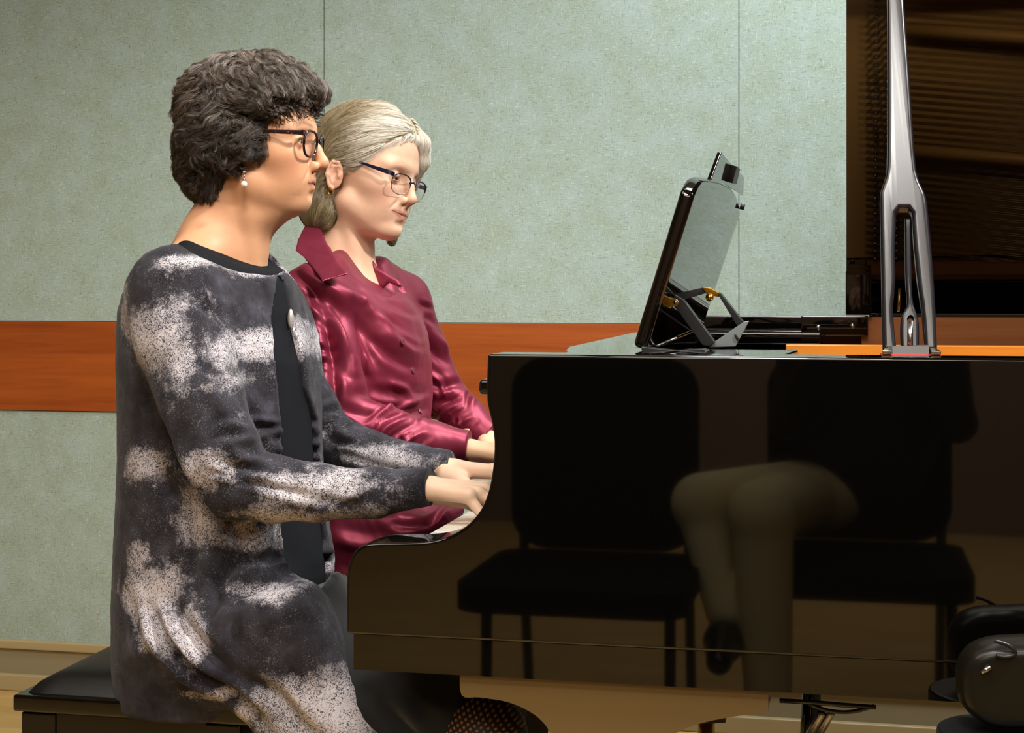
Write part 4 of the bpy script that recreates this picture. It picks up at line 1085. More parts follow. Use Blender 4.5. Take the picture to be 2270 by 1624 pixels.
# ---- earring
e0 = W(541, 383, YA-0.088)
bm = bmesh.new(); add_ball(bm, e0+Vector((0, 0, 0)), 0.0030, 12); add_tube(bm, [e0, e0-Vector((0, 0, 0.010))], 0.0009, 6); add_ball(bm, e0-Vector((0, 0, 0.0095)), 0.0022, 10)
er = bm_obj('earring', bm, M_STEEL, A, smooth=True)
bm = bmesh.new(); add_ball(bm, e0-Vector((0, 0, 0.0160)), 0.0046, 16); bm_obj('pearl', bm, simple('pearl', 'EFE3D2', 0.2, coat=0.5), er, smooth=True)

# ---- black tank top
M_TANK = NT('black_jersey'); _h = M_TANK.noise(M_TANK.coord((1200, 1200, 300)), 1, 2)
M_TANK.set(color=srgb('1E1F22'), rough=0.9, spec=0.05, sheen=0.0); M_TANK.bump(_h, 0.2, 0.0004); M_TANK = M_TANK.m
FT = Field((-1.16, 1.9, 0.50), (-0.40, 2.38, 1.22), 0.004)
def rowA(v, b, f, hw, y=YA): return (P3(480, v, y)[2], P3(b, v, y)[0], P3(f, v, y)[0], y, hw)
torso = [(1530, 300, 640, .18), (1440, 297, 680, .19), (1330, 294, 712, .192), (1240, 295, 716, .185), (1150, 296, 704, .175), (1050, 296, 695, .165), (950, 297, 692, .162), (870, 298, 690, .165), (800, 298, 690, .170), (740, 299, 680, .170), (690, 303, 664, .168), (650, 312, 646, .160), (615, 330, 626, .140), (590, 350, 610, .115), (565, 380, 596, .090)]
FT.loft([rowA(v, b+(14 if v > 700 else 4), f-(9 if v > 700 else 4), hw-(0.014 if v > 700 else 0.004)) for v, b, f, hw in torso], 0.0)
FT.loft([rowA(v, b, f, hw) for v, b, f, hw in ((640, 400, 610, .10), (600, 396, 601, .086), (572, 398, 596, .074), (548, 404, 590, .068))], 0.015)
def shoulders(F, d):
    F.cone(P3(455, 600, 2.06), P3(388, 645, 1.985), 0.046-d, 0.060-d, 0.04); F.cone(P3(525, 600, 2.20), P3(574, 645, 2.29), 0.042-d, 0.050-d, 0.04)
    F.cone(P3(470, 610, 2.09), P3(545, 640, 2.10), 0.060-d, 0.060-d, 0.04)
def neck_cut(F, dv):
    F.sil([px(u, v+dv, 2.05) for u, v in catmull([(360, 512), (392, 533), (430, 543), (470, 563), (520, 590), (560, 603), (594, 604), (600, 560)], 3)]+[px(600, 300, 2.05), px(300, 300, 2.05)], 2.03, 0.155, 0.003, 0.002, sub=True)
shoulders(FT, 0.0025)
neck_cut(FT, -9)
V3, Q3 = FT.mesh(); V3 = relax(V3, Q3, 2); N3 = vnormals(V3, Q3)
V3 = folds(V3, N3, [([(650, 760), (655, 900), (640, 1100)], 0.006, 0.003), ([(672, 800), (668, 950), (660, 1150)], 0.005, 0.003), ([(632, 1000), (660, 1200), (700, 1290)], 0.007, 0.004)], YA, False)
smooth_mesh('tank_top', V3, Q3, M_TANK, A)

# ---- marbled cardigan
def cardigan_mat():
    n = NT('marbled_knit'); a = n.attr('pale').outputs['Fac']
    co = n.coord((1, 1, 1)); n1 = n.noise(co, 55, 5, 0.65); n2 = n.noise(co, 250, 1.2, 0.5, 0.9); n3 = n.noise(co, 520, 2, 0.6); n4 = n.noise(co, 25, 4, 0.6); n5 = n.noise(co, 170, 1, 0.5, 1.2)
    f = n.math('ADD', a, n.math('MULTIPLY', n.math('SUBTRACT', n1, 0.5), 1.0))
    mask = n.ramp(f, [(0.33, (0, 0, 0, 1)), (0.56, (0.60, 0.60, 0.60, 1)), (0.95, (1, 1, 1, 1))])
    wide = n.math('MAXIMUM', n.math('SUBTRACT', 0.066, n.math('MULTIPLY', f, 0.040)), 0.010)
    l1 = n.math('GREATER_THAN', n.math('ABSOLUTE', n.math('SUBTRACT', n2, 0.5)), wide)
    l2 = n.math('GREATER_THAN', n.math('ABSOLUTE', n.math('SUBTRACT', n5, 0.5)), n.math('MULTIPLY', wide, 0.45))
    line = n.math('MULTIPLY', l1, l2)
    m2 = n.math('MULTIPLY', mask, n.math('ADD', n.math('MULTIPLY', line, 0.86), 0.08))
    dark = n.ramp(n4, [(0.35, srgb('1F1D21')), (0.6, srgb('333137')), (0.75, srgb('4A4854'))])
    dark = n.mix(n.math('MULTIPLY', n.math('GREATER_THAN', n3, 0.60), n.math('MULTIPLY', n.ramp(f, [(0.05, (0, 0, 0, 1)), (0.35, (1, 1, 1, 1))]), 0.35)), dark, srgb('9A94A0'))
    n.set(color=n.mix(m2, dark, srgb('CFC7CB')), rough=0.9, spec=0.12, sheen=0.08)
    n.bump(n.math('ADD', n.math('MULTIPLY', m2, 0.6), n3), 0.35, 0.0006); return n.m
FC = Field((-1.19, 1.87, 0.40), (-0.42, 2.44, 1.235), 0.0036)
FC.loft([rowA(*r) for r in torso], 0.0, 2.3)
# shoulders and sleeves
shoulders(FC, 0)
FC.chain([P3(388, 650, 1.985), P3(402, 745, 1.965), P3(440, 880, 1.945), P3(488, 1010, 1.94), P3(520, 1074, 1.945)], [0.062, 0.060, 0.056, 0.053, 0.046], 0.022)
FC.chain([P3(520, 1074, 1.945), P3(600, 1083, 1.955), P3(700, 1091, 1.965), P3(830, 1092, 1.975), P3(948, 1078, 1.985)], [0.047, 0.045, 0.038, 0.032, 0.0262], 0.012)
FC.chain([P3(578, 648, 2.29), P3(602, 720, 2.315), P3(634, 805, 2.335), P3(684, 915, 2.345), P3(724, 972, 2.345)], [0.050, 0.050, 0.049, 0.047, 0.044], 0.02)
FC.chain([P3(726, 972, 2.345), P3(820, 1010, 2.32), P3(920, 1030, 2.29), P3(1004, 1036, 2.272)], [0.045, 0.038, 0.032, 0.0262], 0.01)
# seat, thigh and hanging front panel
FC.cone(P3(455, 1430, 2.045), P3(605, 1425, 2.02), 0.098, 0.088, 0.03)
FC.cone(P3(455, 1430, 2.20), P3(570, 1440, 2.22), 0.095, 0.080, 0.03)
panel = [px(u, v, 2.0) for u, v in ((430,1330),(520,1290),(600,1284),(690,1292),(720,1330),(752,1398),(786,1478),(826,1532),(868,1572),(912,1602),(965,1650),(950,1800),(640,1820),(622,1640),(606,1590),(560,1545),(470,1500),(380,1470),(320,1440),(330,1380))]
FC.sil(panel, 1.988, 0.066, 0.045, 0.03)
FC.chain([P3(320, 1440, 1.995), P3(400, 1490, 1.975), P3(480, 1525, 1.965), P3(550, 1560, 1.958), P3(596, 1610, 1.952), P3(612, 1700, 1.952)], [0.030, 0.024, 0.020, 0.018, 0.018, 0.018], 0.012)
FC.chain([P3(400, 1440, 1.98), P3(480, 1500, 1.965), P3(556, 1535, 1.958), P3(612, 1575, 1.952), P3(634, 1640, 1.952)], [0.026, 0.020, 0.018, 0.018, 0.018], 0.010)
# front opening and neck hole
def front_y(v, u_edge, far):
    """depth at which the chest's front surface is seen at u_edge (near side), or just past its outline (far side)"""
    r = sorted(torso); vs_ = [t[0] for t in r]; b_ = np.interp(v, vs_, [t[1] for t in r]); f_ = np.interp(v, vs_, [t[2] for t in r]); hw = np.interp(v, vs_, [t[3] for t in r])
    xb, xf = P3(b_, v, YA)[0], P3(f_, v, YA)[0]; ph = np.linspace(-1.45, 1.45, 200); e = 2/2.3
    X = (xb+xf)/2+(xf-xb)/2*np.cos(ph)**e; Y = YA+hw*np.sign(np.sin(ph))*np.abs(np.sin(ph))**e
    U = CX+FPX*(X*CT+Y*ST)/(-X*ST+Y*CT); k = int(np.argmax(U))
    if far: u_edge = min(u_edge, U[k]-9)
    return float(np.interp(u_edge, U[:k+1], Y[:k+1]))
OPEN = [(600, 588, 594), (640, 598, 616), (700, 604, 642), (760, 612, 664), (800, 617, 674), (860, 624, 682), (940, 628, 999), (1160, 630, 999), (1300, 634, 999), (1420, 640, 999)]
o_z = np.array([P3(600, v, YA)[2] for v, l, r in OPEN])[::-1]; o_l = np.array([front_y(v, l, False) for v, l, r in OPEN])[::-1]; o_r = np.array([front_y(v, r, True) for v, l, r in OPEN])[::-1]
def open_cut():
    xm = P3(500, 900, YA)[0]; r = sorted(torso); t_z = np.array([P3(500, t[0], YA)[2] for t in r])[::-1]; t_f = np.array([P3(t[2], t[0], YA)[0]+0.012 for t in r])[::-1]
    def fn(X, Y, Z):
        yl = np.interp(Z.ravel(), o_z, o_l)[None, None, :]; yr = np.interp(Z.ravel(), o_z, o_r)[None, None, :]
        d = np.maximum(np.maximum(np.abs(Y-(yl+yr)/2)-(yr-yl)/2, xm-X), X-np.interp(Z.ravel(), t_z, t_f)[None, None, :]); return np.maximum(np.maximum(d, Z-o_z[-1]), o_z[0]-Z)
    FC.put((xm, 1.95, o_z[0]), (-0.45, 2.36, o_z[-1]), fn, 0.004, True)
open_cut()
neck_cut(FC, 3)
V4, Q4 = FC.mesh(); V4 = relax(V4, Q4, 3)
# flat-cut cuffs
def cuff(V, c, d, r=0.06):
    c = np.array(c); d = np.array(d)/np.linalg.norm(d); t = (V-c) @ d; m = (t > 0) & (np.linalg.norm(V-c, axis=1) < r)
    V[m] -= (t[m]*1.0)[:, None]*d; return V
V4 = cuff(V4, P3(952, 1077, 1.985), (1, 0.0, 0.06)); V4 = cuff(V4, P3(1006, 1034, 2.272), (1, -0.03, 0.35))
N4 = vnormals(V4, Q4)
fa = [([(560, 955), (585, 985), (600, 1000)], 0.005, 0.004, 1.95), ([(540, 975), (570, 1010), (604, 1020)], 0.005, 0.005, 1.95), ([(520, 1000), (556, 1030), (612, 1034)], 0.006, -0.006, 1.95), ([(515, 1040), (560, 1050), (620, 1046)], 0.005, 0.004, 1.95),
      ([(440, 660), (480, 700), (490, 780), (486, 830)], 0.006, -0.009, 1.95), ([(480, 700), (500, 790), (505, 860), (560, 960)], 0.008, 0.004, 1.95), ([(372, 900), (420, 1020), (470, 1120), (510, 1200)], 0.010, -0.012, 1.95),
      ([(350, 860), (400, 980), (430, 1080)], 0.012, -0.008, 1.95), ([(430, 1050), (418, 1150), (430, 1260), (440, 1340)], 0.007, -0.007, 1.95), ([(470, 1140), (456, 1260), (460, 1340)], 0.010, 0.006, 1.95),
      ([(520, 1150), (505, 1240), (480, 1330), (470, 1370)], 0.007, -0.009, 1.95), ([(575, 1150), (580, 1220), (570, 1280)], 0.007, -0.006, 1.95), ([(548, 1150), (545, 1230), (530, 1290)], 0.008, 0.006, 1.95),
      ([(500, 1295), (560, 1278), (620, 1284), (690, 1300)], 0.009, 0.008, 1.95), ([(520, 1312), (580, 1296), (640, 1296)], 0.005, -0.008, 1.95), ([(470, 1380), (500, 1330), (560, 1300)], 0.009, -0.008, 1.95),
      ([(545, 1420), (530, 1370), (560, 1320), (620, 1300)], 0.008, -0.005, 1.95), ([(320, 1330), (380, 1400), (440, 1470), (520, 1520), (590, 1570)], 0.009, -0.013, 1.95), ([(300, 1300), (360, 1410), (430, 1485), (520, 1535)], 0.010, 0.010, 1.95),
      ([(350, 1340), (410, 1400), (470, 1460), (560, 1510), (620, 1560)], 0.010, 0.010, 1.95), ([(390, 1330), (450, 1400), (520, 1480), (600, 1520)], 0.010, -0.010, 1.95), ([(640, 1500), (700, 1560), (760, 1620)], 0.012, 0.006, 1.95),
      ([(560, 1500), (640, 1540), (690, 1620)], 0.012, -0.010, 1.95), ([(700, 1400), (760, 1500), (830, 1570), (900, 1620)], 0.010, 0.004, 1.95), ([(310, 960), (340, 1060), (400, 1130), (360, 1240)], 0.012, -0.006, 1.95),
      ([(700, 905), (720, 895), (750, 905)], 0.004, 0.004, 2.3), ([(700, 925), (725, 912), (752, 918)], 0.004, -0.005, 2.3), ([(696, 950), (730, 930), (770, 925)], 0.005, 0.004, 2.3), ([(700, 980), (760, 1000), (850, 1030)], 0.005, -0.006, 2.3),
      ([(650, 1075), (720, 1100), (760, 1090)], 0.007, -0.003, 1.95), ([(760, 1110), (810, 1085), (850, 1065)], 0.006, 0.003, 1.95), ([(690, 1130), (740, 1110), (800, 1120)], 0.006, -0.003, 1.95)]
V4 = folds(V4, N4, fa, 1.95)
V4 = V4+N4*(0.0022*fbm(V4*np.array([1, 1, 0.55]), 26, 3, 8.0)+0.0006*fbm(V4, 120, 2, 2.0))[:, None]
blobs = [(440,585,60,20,.9),(540,600,60,16,.8),(400,740,95,75,.95),(460,700,45,60,.5),(470,790,40,50,.8),(570,765,62,42,1.1),(560,830,60,40,.5),(312,700,40,90,.7),(450,820,60,60,.3),(520,1010,70,45,.8),(470,1060,55,50,.7),(725,1062,110,34,1.05),(690,1120,140,24,.85),(600,1110,60,30,.3),
         (330,1030,70,42,.75),(470,1140,52,75,.95),(560,1175,75,40,.75),(365,1300,75,62,1.1),(400,1370,60,48,1.0),(330,1240,45,50,.7),(475,1375,38,62,1.0),(610,1302,80,20,.85),(770,1540,150,66,1.15),(700,1590,90,50,.8),(840,1575,60,50,.7),(660,1610,70,40,.7),(530,1510,75,18,.9),(590,1560,30,40,1.0),
         (900,1000,80,26,1.0),(900,1080,60,40,.42),(840,1120,70,25,.45),(420,620,60,30,.35),(620,690,30,60,.2),(500,900,60,50,.25),(340,1150,40,60,.2),(560,1240,50,40,.35),(640,1420,90,60,.22),(690,965,35,14,.8),(745,915,40,12,.6),(655,735,16,45,.9),(668,830,14,60,.5),(560,950,30,60,.3),(600,1230,30,60,.25),(690,1370,60,40,.2)]
pale = np.zeros(len(V4)); wx_ = 30*fbm(V4, 14, 3, 31.0); wz_ = 30*fbm(V4, 14, 3, 57.0)
for u, v, ru, rv, a in blobs:
    c = P3(u, v, 2.0); sc = FPX/2.14; X = (V4[:, 0]-c[0])*sc+wx_; Z = (V4[:, 2]-c[2])*sc+wz_
    pale = np.maximum(pale, a*np.exp(-((X/(1.1*ru))**2+(Z/(1.1*rv))**2)))
pale += 0.22*fbm(V4*np.array([1, 1, 1.5]), 16, 4, 5.0)
far = V4[:, 1] > YA+0.02
cardA = smooth_mesh('cardigan', V4, Q4, cardigan_mat(), A, {'pale': pale})
# brooch on the far front panel
bm = bmesh.new()
M_SILV = simple('pale_silver', 'D8D2CC', 0.35, metal=0.6)
for u, v, r, sz in ((648, 702, 0.0075, 1.9), (656, 730, 0.004, 1.3), (660, 744, 0.0045, 1.2)):
    i = on_surface(V4, u, v, 6); add_ball(bm, Vector(V4[i])+Vector(N4[i])*0.003+Vector((0, -0.003, 0)), r, 14, (0.6, 0.6, sz))
bm_obj('brooch', bm, M_SILV, cardA, smooth=True)

# ---- black skirt, tights, shoes
M_SKIRT = simple('black_crepe', '17181A', 0.75, spec=0.2, sheen=0.3)
FS = Field((-1.15, 1.88, 0.06), (-0.28, 2.45, 0.72), 0.006)
FS.cone(P3(470, 1440, 2.08), P3(1000, 1606, 2.01), 0.082, 0.066, 0.02); FS.cone(P3(470, 1440, 2.21), P3(1010, 1525, 2.29), 0.09, 0.07, 0.03)
FS.sil([px(u, v, 2.02) for u, v in ((600,1350),(700,1300),(760,1380),(860,1480),(1014,1540),(1006,1580),(975,1625),(930,1700),(880,1900),(700,2000),(620,1900),(600,1600))], 2.10, 0.145, 0.07, 0.04)
V5, Q5 = FS.mesh(); V5 = relax(V5, Q5, 2); N5 = vnormals(V5, Q5)
V5 = folds(V5, N5, [([(700, 1240), (740, 1300), (800, 1400)], 0.010, 0.008), ([(720, 1225), (770, 1290), (840, 1380)], 0.008, -0.010), ([(640, 1270), (700, 1310), (760, 1370)], 0.008, 0.010), ([(820, 1480), (880, 1530), (960, 1580)], 0.010, 0.008), ([(840, 1500), (900, 1560), (950, 1620)], 0.010, -0.010), ([(900, 1500), (950, 1530), (1010, 1560)], 0.010, 0.006)], 2.0, False)
smooth_mesh('skirt', V5, Q5, M_SKIRT, A)
def tights_mat():
    n = NT('woven_brown_tights'); co = n.coord((1, 1, 1), (0, R_(38), 0))
    w1 = n.n.new('ShaderNodeTexWave'); w1.bands_direction = 'X'; w1.inputs['Scale'].default_value = 48; w1.inputs['Distortion'].default_value = 0.6; n.link(co, w1.inputs[0])
    w2 = n.n.new('ShaderNodeTexWave'); w2.bands_direction = 'Z'; w2.inputs['Scale'].default_value = 48; w2.inputs['Distortion'].default_value = 0.6; n.link(co, w2.inputs[0])
    m = n.math('MULTIPLY', w1.outputs['Fac'], w2.outputs['Fac'])
    n.set(color=n.ramp(m, [(0.12, srgb('1A0F08')), (0.5, srgb('6E4626')), (0.85, srgb('A87848'))]), rough=0.6); n.bump(m, 0.6, 0.001); return n.m
FL = Field((-0.72, 1.86, 0.0), (-0.10, 2.44, 0.60), 0.004)
FL.chain([P3(960, 1612, 2.02), P3(1075, 1634, 1.985)], [0.050, 0.054], 0.01)
FL.chain([P3(1075, 1636, 1.985), P3(1120, 1800, 1.99), P3(1180, 2150, 2.0), P3(1200, 2330, 2.0)], [0.052, 0.050, 0.040, 0.034], 0.02)
FL.chain([P3(880, 1540, 2.30), P3(1050, 1560, 2.30), P3(1050, 1800, 2.30), P3(1040, 2130, 2.30)], [0.058, 0.054, 0.046, 0.034], 0.02)
V6, Q6 = FL.mesh(); smooth_mesh('tights', V6, Q6, tights_mat(), A)
M_SHOE = simple('black_shoe_leather', '101011', 0.3)
def shoe(x, y):
    F = Field((x-0.12, y-0.06, -0.005), (x+0.22, y+0.06, 0.13), 0.004)
    F.chain([(x-0.04, y, 0.045), (x+0.04, y, 0.045), (x+0.15, y, 0.030)], [0.036, 0.036, 0.028], 0.02); F.cone((x-0.055, y, 0.02), (x-0.055, y, 0.045), 0.018, 0.03, 0.01)
    v, q = F.mesh(); v[:, 2] = np.maximum(v[:, 2], 0.002); return v, q
sx = P3(1200, 2330, 2.0)[0]; sf = P3(1040, 2130, 2.30)[0]
for x, y in ((sx, 2.0), (sf, 2.30)):
    v, q = shoe(x, y); smooth_mesh('shoe', v, q, M_SHOE, A)
# ================================================================ the woman farther from the camera
YBm = 2.61
SKB = srgb('E6BC9E')
HB = frame(W(816, 385, YBm), R_(-13), R_(11), R_(8))
qB = dict(nose=0.106, nose_z=-0.032, jaw=-0.002, mouth=-0.0615, gape=0.0003, lid=0.0022, look=-0.002, wide=1.03, lipmix=0.7, browmix=0.35, ear_x=-0.018, ear_z=-0.010, ear=0.84, mouth_w=1.28, lip=-0.001, chin_z=0.004)
O = HB[0]
FA = Field(O+np.array([-0.16, -0.15, -0.27]), O+np.array([0.13, 0.14, 0.14]), 0.00135)
FA.cone(P3(764, 640, YBm), P3(762, 565, YBm), 0.058, 0.050, 0.03)
FA.cone(P3(762, 580, YBm), loc(HB, (-0.028, 0, -0.045)), 0.0495, 0.050, 0.02)
FA.ell(P3(772, 676, YBm-0.01), (0.062, 0.09, 0.065), 0.04)
FA.cone(loc(HB, (-0.008, -0.045, -0.062)), P3(800, 618, YBm-0.03), 0.011, 0.009, 0.014); FA.cone(loc(HB, (-0.008, 0.045, -0.062)), P3(806, 616, YBm+0.01), 0.011, 0.009, 0.012)
FA.cone(P3(740, 565, YBm), P3(712, 625, YBm-0.05), 0.032, 0.024, 0.03)
FA.ell(loc(HB, (0.03, 0, -0.090)), (0.03, 0.035, 0.016), 0.02)
add_head(FA, HB, qB)
V1, Q1 = FA.mesh(); V1 = relax(V1, Q1, 2, 0.4)
V1 = creases(V1, vnormals(V1, Q1), HB, [([(0.090, 0.0195, -0.034), (0.084, 0.027, -0.045), (0.077, 0.034, -0.057)], 0.0030, 0.0014)]+FACE_LINES[1:])
col = paint_head(to_local(HB, V1), SKB, srgb('BC6A60'), srgb('A08468'), qB)
MRB = flipM(P3(1024, 992, 2.47), (0.98, 0.05, -0.14), (0.14, -0.10, 1.0))
hr = hand_mesh(MRB, 1, [0.08, 0.0, -0.07, -0.16], [(R_(14), R_(30), R_(20))]*4, 0.98)
MLB = flipM(P3(1074, 968, 2.76), (0.93, -0.02, -0.34), (0.34, 0.1, 1.0))
hl = hand_mesh(MLB, -1, [0.08, 0.0, -0.07, -0.16], [(R_(14), R_(28), R_(20))]*4, 0.98)
FB = Field((-1.25, 2.30, 0.36), (-0.42, 2.95, 1.20), 0.010)
FB.loft([(P3(780, v, YBm)[2], P3(b, v, YBm)[0], P3(f, v, YBm)[0], YBm, hw) for v, b, f, hw in ((1225, 700, 900, .14), (1000, 715, 900, .12), (800, 710, 890, .12), (700, 710, 870, .14))], 0.03)
aR = [P3(706, 680, 2.44), P3(752, 922, 2.40), P3(1046, 994, 2.47)]; aL = [P3(895, 670, 2.76), P3(978, 872, 2.80), P3(1090, 985, 2.76)]
FB.chain(aR, [0.03, 0.024, 0.016], 0.02); FB.chain(aL, [0.03, 0.024, 0.016], 0.02)
vb, qb = FB.mesh()
Va, Qa = join([(V1, Q1), hr, hl, (vb, qb)])
tone = np.concatenate([col, np.tile(np.array(srgb('E8C09C')[:3]), (len(Va)-len(V1), 1))])
B = smooth_mesh('person', Va, Qa, skin_mat('fair_skin'), None, {'tone': tone})
recentre(B, ((bx0+bx1)/2, YBm, ZSEAT)); B['category'] = 'person'
B['label'] = 'farther seated woman with silver blonde bob, glasses and burgundy satin shirt, playing'
eyeballs(HB, B, eye_mat('hazel_eye', '5A4630'), 0.0, R_(14))

# ---- hair
FH = Field(O+np.array([-0.16, -0.125, -0.17]), O+np.array([0.14, 0.14, 0.16]), 0.003)
def hairE(c, r, k=0.02): FH.ell(c, r, k, HB)
hairE((-0.014, 0, 0.038), (0.101, 0.0815, 0.090)); hairE((-0.050, 0, -0.005), (0.060, 0.080, 0.075))
for s in (-1, 1): hairE((-0.052, s*0.050, -0.060), (0.036, 0.030, 0.050)); hairE((-0.042, s*0.056, -0.085), (0.028, 0.022, 0.030))
hairE((-0.068, 0, -0.055), (0.036, 0.060, 0.050))
FH.sil([(0.25, 0.080), (0.080, 0.080), (0.070, 0.064), (0.056, 0.046), (0.040, 0.028), (0.026, 0.006), (0.012, -0.004), (0.000, 0.002), (-0.014, 0.008), (-0.034, 0.004), (-0.037, -0.012), (-0.034, -0.04), (-0.026, -0.065), (-0.016, -0.085), (-0.02, -0.14), (0.25, -0.14)], 0.0, 0.5, 0.004, 0.008, HB, True)
FH.chain([(0.045, 0.020, 0.098), (0.070, 0.038, 0.076), (0.073, 0.052, 0.045), (0.054, 0.064, 0.005), (0.032, 0.072, -0.045), (0.040, 0.066, -0.103)], [0.013, 0.009, 0.0065, 0.0065, 0.007, 0.004], 0.012, HB)
V2, Q2 = FH.mesh(); L2 = to_local(HB, V2)
M_HAIRB = hair_mat('silver_blonde_hair', '54432C', 'F2ECE0', 0.34, 'A4916C')
M_HAIRB0 = simple('silver_blonde_hair_base', 'B5A88E', 0.7, spec=0.15)
N2 = vnormals(V2, Q2); V2b = V2-N2*0.0028
hairB = smooth_mesh('hair', V2b, Q2, M_HAIRB0, B)
def flowB(P):
    L = to_local(HB, P); x, y, z = L.T; sg = np.where(y > 0.016, 1.0, -1.0)
    top = np.clip((z-0.085)/0.03, 0, 1); low = np.clip((-0.035-z)/0.03, 0, 1); bk = np.clip((-0.02-x)/0.03, 0, 1)
    dx = -0.80*(1-bk)*(sg < 0)+0.0*bk+0.25*(sg > 0)*(x > 0.02)-0.25*bk*(1-low)+0.55*low; dy = sg*(1.3*top+0.15); dz = -(0.50+0.9*bk+0.8*(sg > 0)*(1-top)+0.5*low)+0*x
    n = np.stack([fbm(L, 14, 1, s_) for s_ in (2.0, 31.0, 77.0)], 1)
    return (np.stack([dx, dy, dz], 1)+0.22*n) @ HB[1].T
def shadeB(P, rs_):
    L = to_local(HB, P); f = np.clip((L[:, 0]+0.005)/0.06, 0, 1)*np.clip((L[:, 2]+0.01)/0.04, 0, 1)
    return np.clip(0.05+1.2*f+rs_.uniform(-0.25, 0.45, len(P)), 0, 1.6)
sel = rs.choice(len(V2), 4200, replace=False)
hair_strands('hair_strands', FH, V2[sel], flowB, 20, 0.0036, M_HAIRB, hairB, lift=(0.0, 0.0035), wave=0.0012, wave_len=0.05, clump=14, spread=0.0019, radius=0.00017, seed=5, tipfree=0.002, shade=shadeB)

# ---- spectacles
M_NAVY = simple('navy_enamel_frame', '12142E', 0.25, spec=0.6)
lenses = []; rimT = bmesh.new(); rimB = bmesh.new()
for s in (-1, 1):
    base = square_lens(0.053, 0.034, 2.5, 48)
    base = [(y*(1-0.10*(z < 0)*(-z/0.016)), z*(1.0 if z > 0 else 1.08)) for y, z in base]
    pts = lens_rim(HB, base, 0.0900, 0.0345, -0.011, R_(8), R_(8), s); lenses.append(pts)
    ring(rimB, pts, 0.0008, 6)
    tp_ = [p for p, (y, z) in zip(pts, base) if z > 0.002]
    add_tube(rimT, tp_, 0.0014, 6)
add_tube(rimT, [loc(HB, p) for p in ((0.0915, -0.0095, -0.004), (0.0950, 0, -0.001), (0.0915, 0.0095, -0.004))], 0.0013, 8)
gB = bm_obj('eyeglasses', rimT, M_NAVY, B, smooth=True)
bm_obj('wire_rim', rimB, simple('thin_steel_wire', '9A9690', 0.3, metal=1.0), gB, smooth=True)
for pts in lenses:
    bm = bmesh.new(); c = sum((Vector(p) for p in pts), Vector())/len(pts); cv = bm.verts.new(c+Vector(HB[1][:, 0].tolist())*0.002); vs_ = [bm.verts.new(p) for p in pts]
    for i in range(len(vs_)): bm.faces.new((cv, vs_[i], vs_[(i+1) % len(vs_)]))
    bm_obj('lens', bm, M_LENS, gB, smooth=True)
up = Vector(HB[1][:, 2].tolist())
for s in (-1, 1):
    bm = bmesh.new()
    ribbon(bm, [loc(HB, p) for p in ((0.0870, s*0.0590, 0.000), (0.0850, s*0.0670, 0.001), (0.078, s*0.0705, 0.0015), (0.055, s*0.0735, 0.004), (0.02, s*0.0755, 0.009), (-0.014, s*0.0785, 0.014), (-0.035, s*0.077, 0.004))], [0.0065, 0.0080, 0.0078, 0.0060, 0.0034, 0.003, 0.003], [0.0014]*7, up)
    bm_obj('temple', bm, M_NAVY, gB, bevel=0.0004)
e0 = Vector(loc(HB, (-0.0185, -0.0790, -0.0480)))
bm = bmesh.new(); ring(bm, [e0+Vector((0.004*math.cos(t), -0.002, -0.003+0.006*math.sin(t))) for t in np.linspace(0, 2*math.pi, 16, endpoint=False)], 0.0012, 6)
bm_obj('earring', bm, M_BRASS, B, smooth=True)

# ---- satin shirt
def satin_mat():
    n = NT('burgundy_satin'); a = n.noise(n.coord((900, 900, 900)), 1, 2)
    n.set(color=srgb('82283E'), rough=0.44, spec=0.5, metal=0.5, sheen=0.15, sheen_rough=0.35, sheen_tint=srgb('F07890')); n.bump(a, 0.08, 0.0003); return n.m
M_SATINB = satin_mat()
FC = Field((-1.24, 2.28, 0.50), (-0.40, 2.93, 1.215), 0.0033)
def rowB(v, b, f, hw, y=YBm): return (P3(790, v, y)[2], P3(b, v, y)[0], P3(f, v, y)[0], y, hw)
FC.loft([rowB(*r) for r in ((1240, 680, 945, .19), (1150, 684, 945, .185), (1050, 688, 940, .17), (950, 690, 942, .16), (880, 688, 945, .16), (800, 680, 944, .165), (740, 676, 936, .168), (690, 678, 918, .16), (650, 690, 890, .14), (620, 705, 862, .11), (590, 715, 835, .075))], 0.0, 2.2)
FC.cone(P3(760, 610, 2.55), P3(700, 665, 2.455), 0.045, 0.060, 0.04); FC.cone(P3(825, 615, 2.68), P3(893, 665, 2.755), 0.040, 0.050, 0.04)
FC.chain([P3(700, 668, 2.455), P3(712, 760, 2.425), P3(738, 870, 2.405), P3(752, 922, 2.40)], [0.061, 0.058, 0.053, 0.048], 0.015)
FC.chain([P3(752, 925, 2.40), P3(860, 955, 2.42), P3(960, 978, 2.445), P3(1042, 990, 2.468)], [0.046, 0.038, 0.031, 0.0265], 0.010)
FC.chain([P3(893, 668, 2.755), P3(930, 770, 2.79), P3(978, 872, 2.80)], [0.050, 0.047, 0.044], 0.012)
FC.chain([P3(978, 872, 2.80), P3(1030, 925, 2.79), P3(1088, 975, 2.765)], [0.045, 0.039, 0.030], 0.010)
FC.sil([px(u, v, 2.5) for u, v in ((690,1080),(800,1060),(925,1090),(955,1112),(972,1130),(990,1132),(1006,1142),(998,1162),(975,1190),(930,1222),(860,1238),(760,1240),(700,1226))], 2.545, 0.13, 0.05, 0.03)
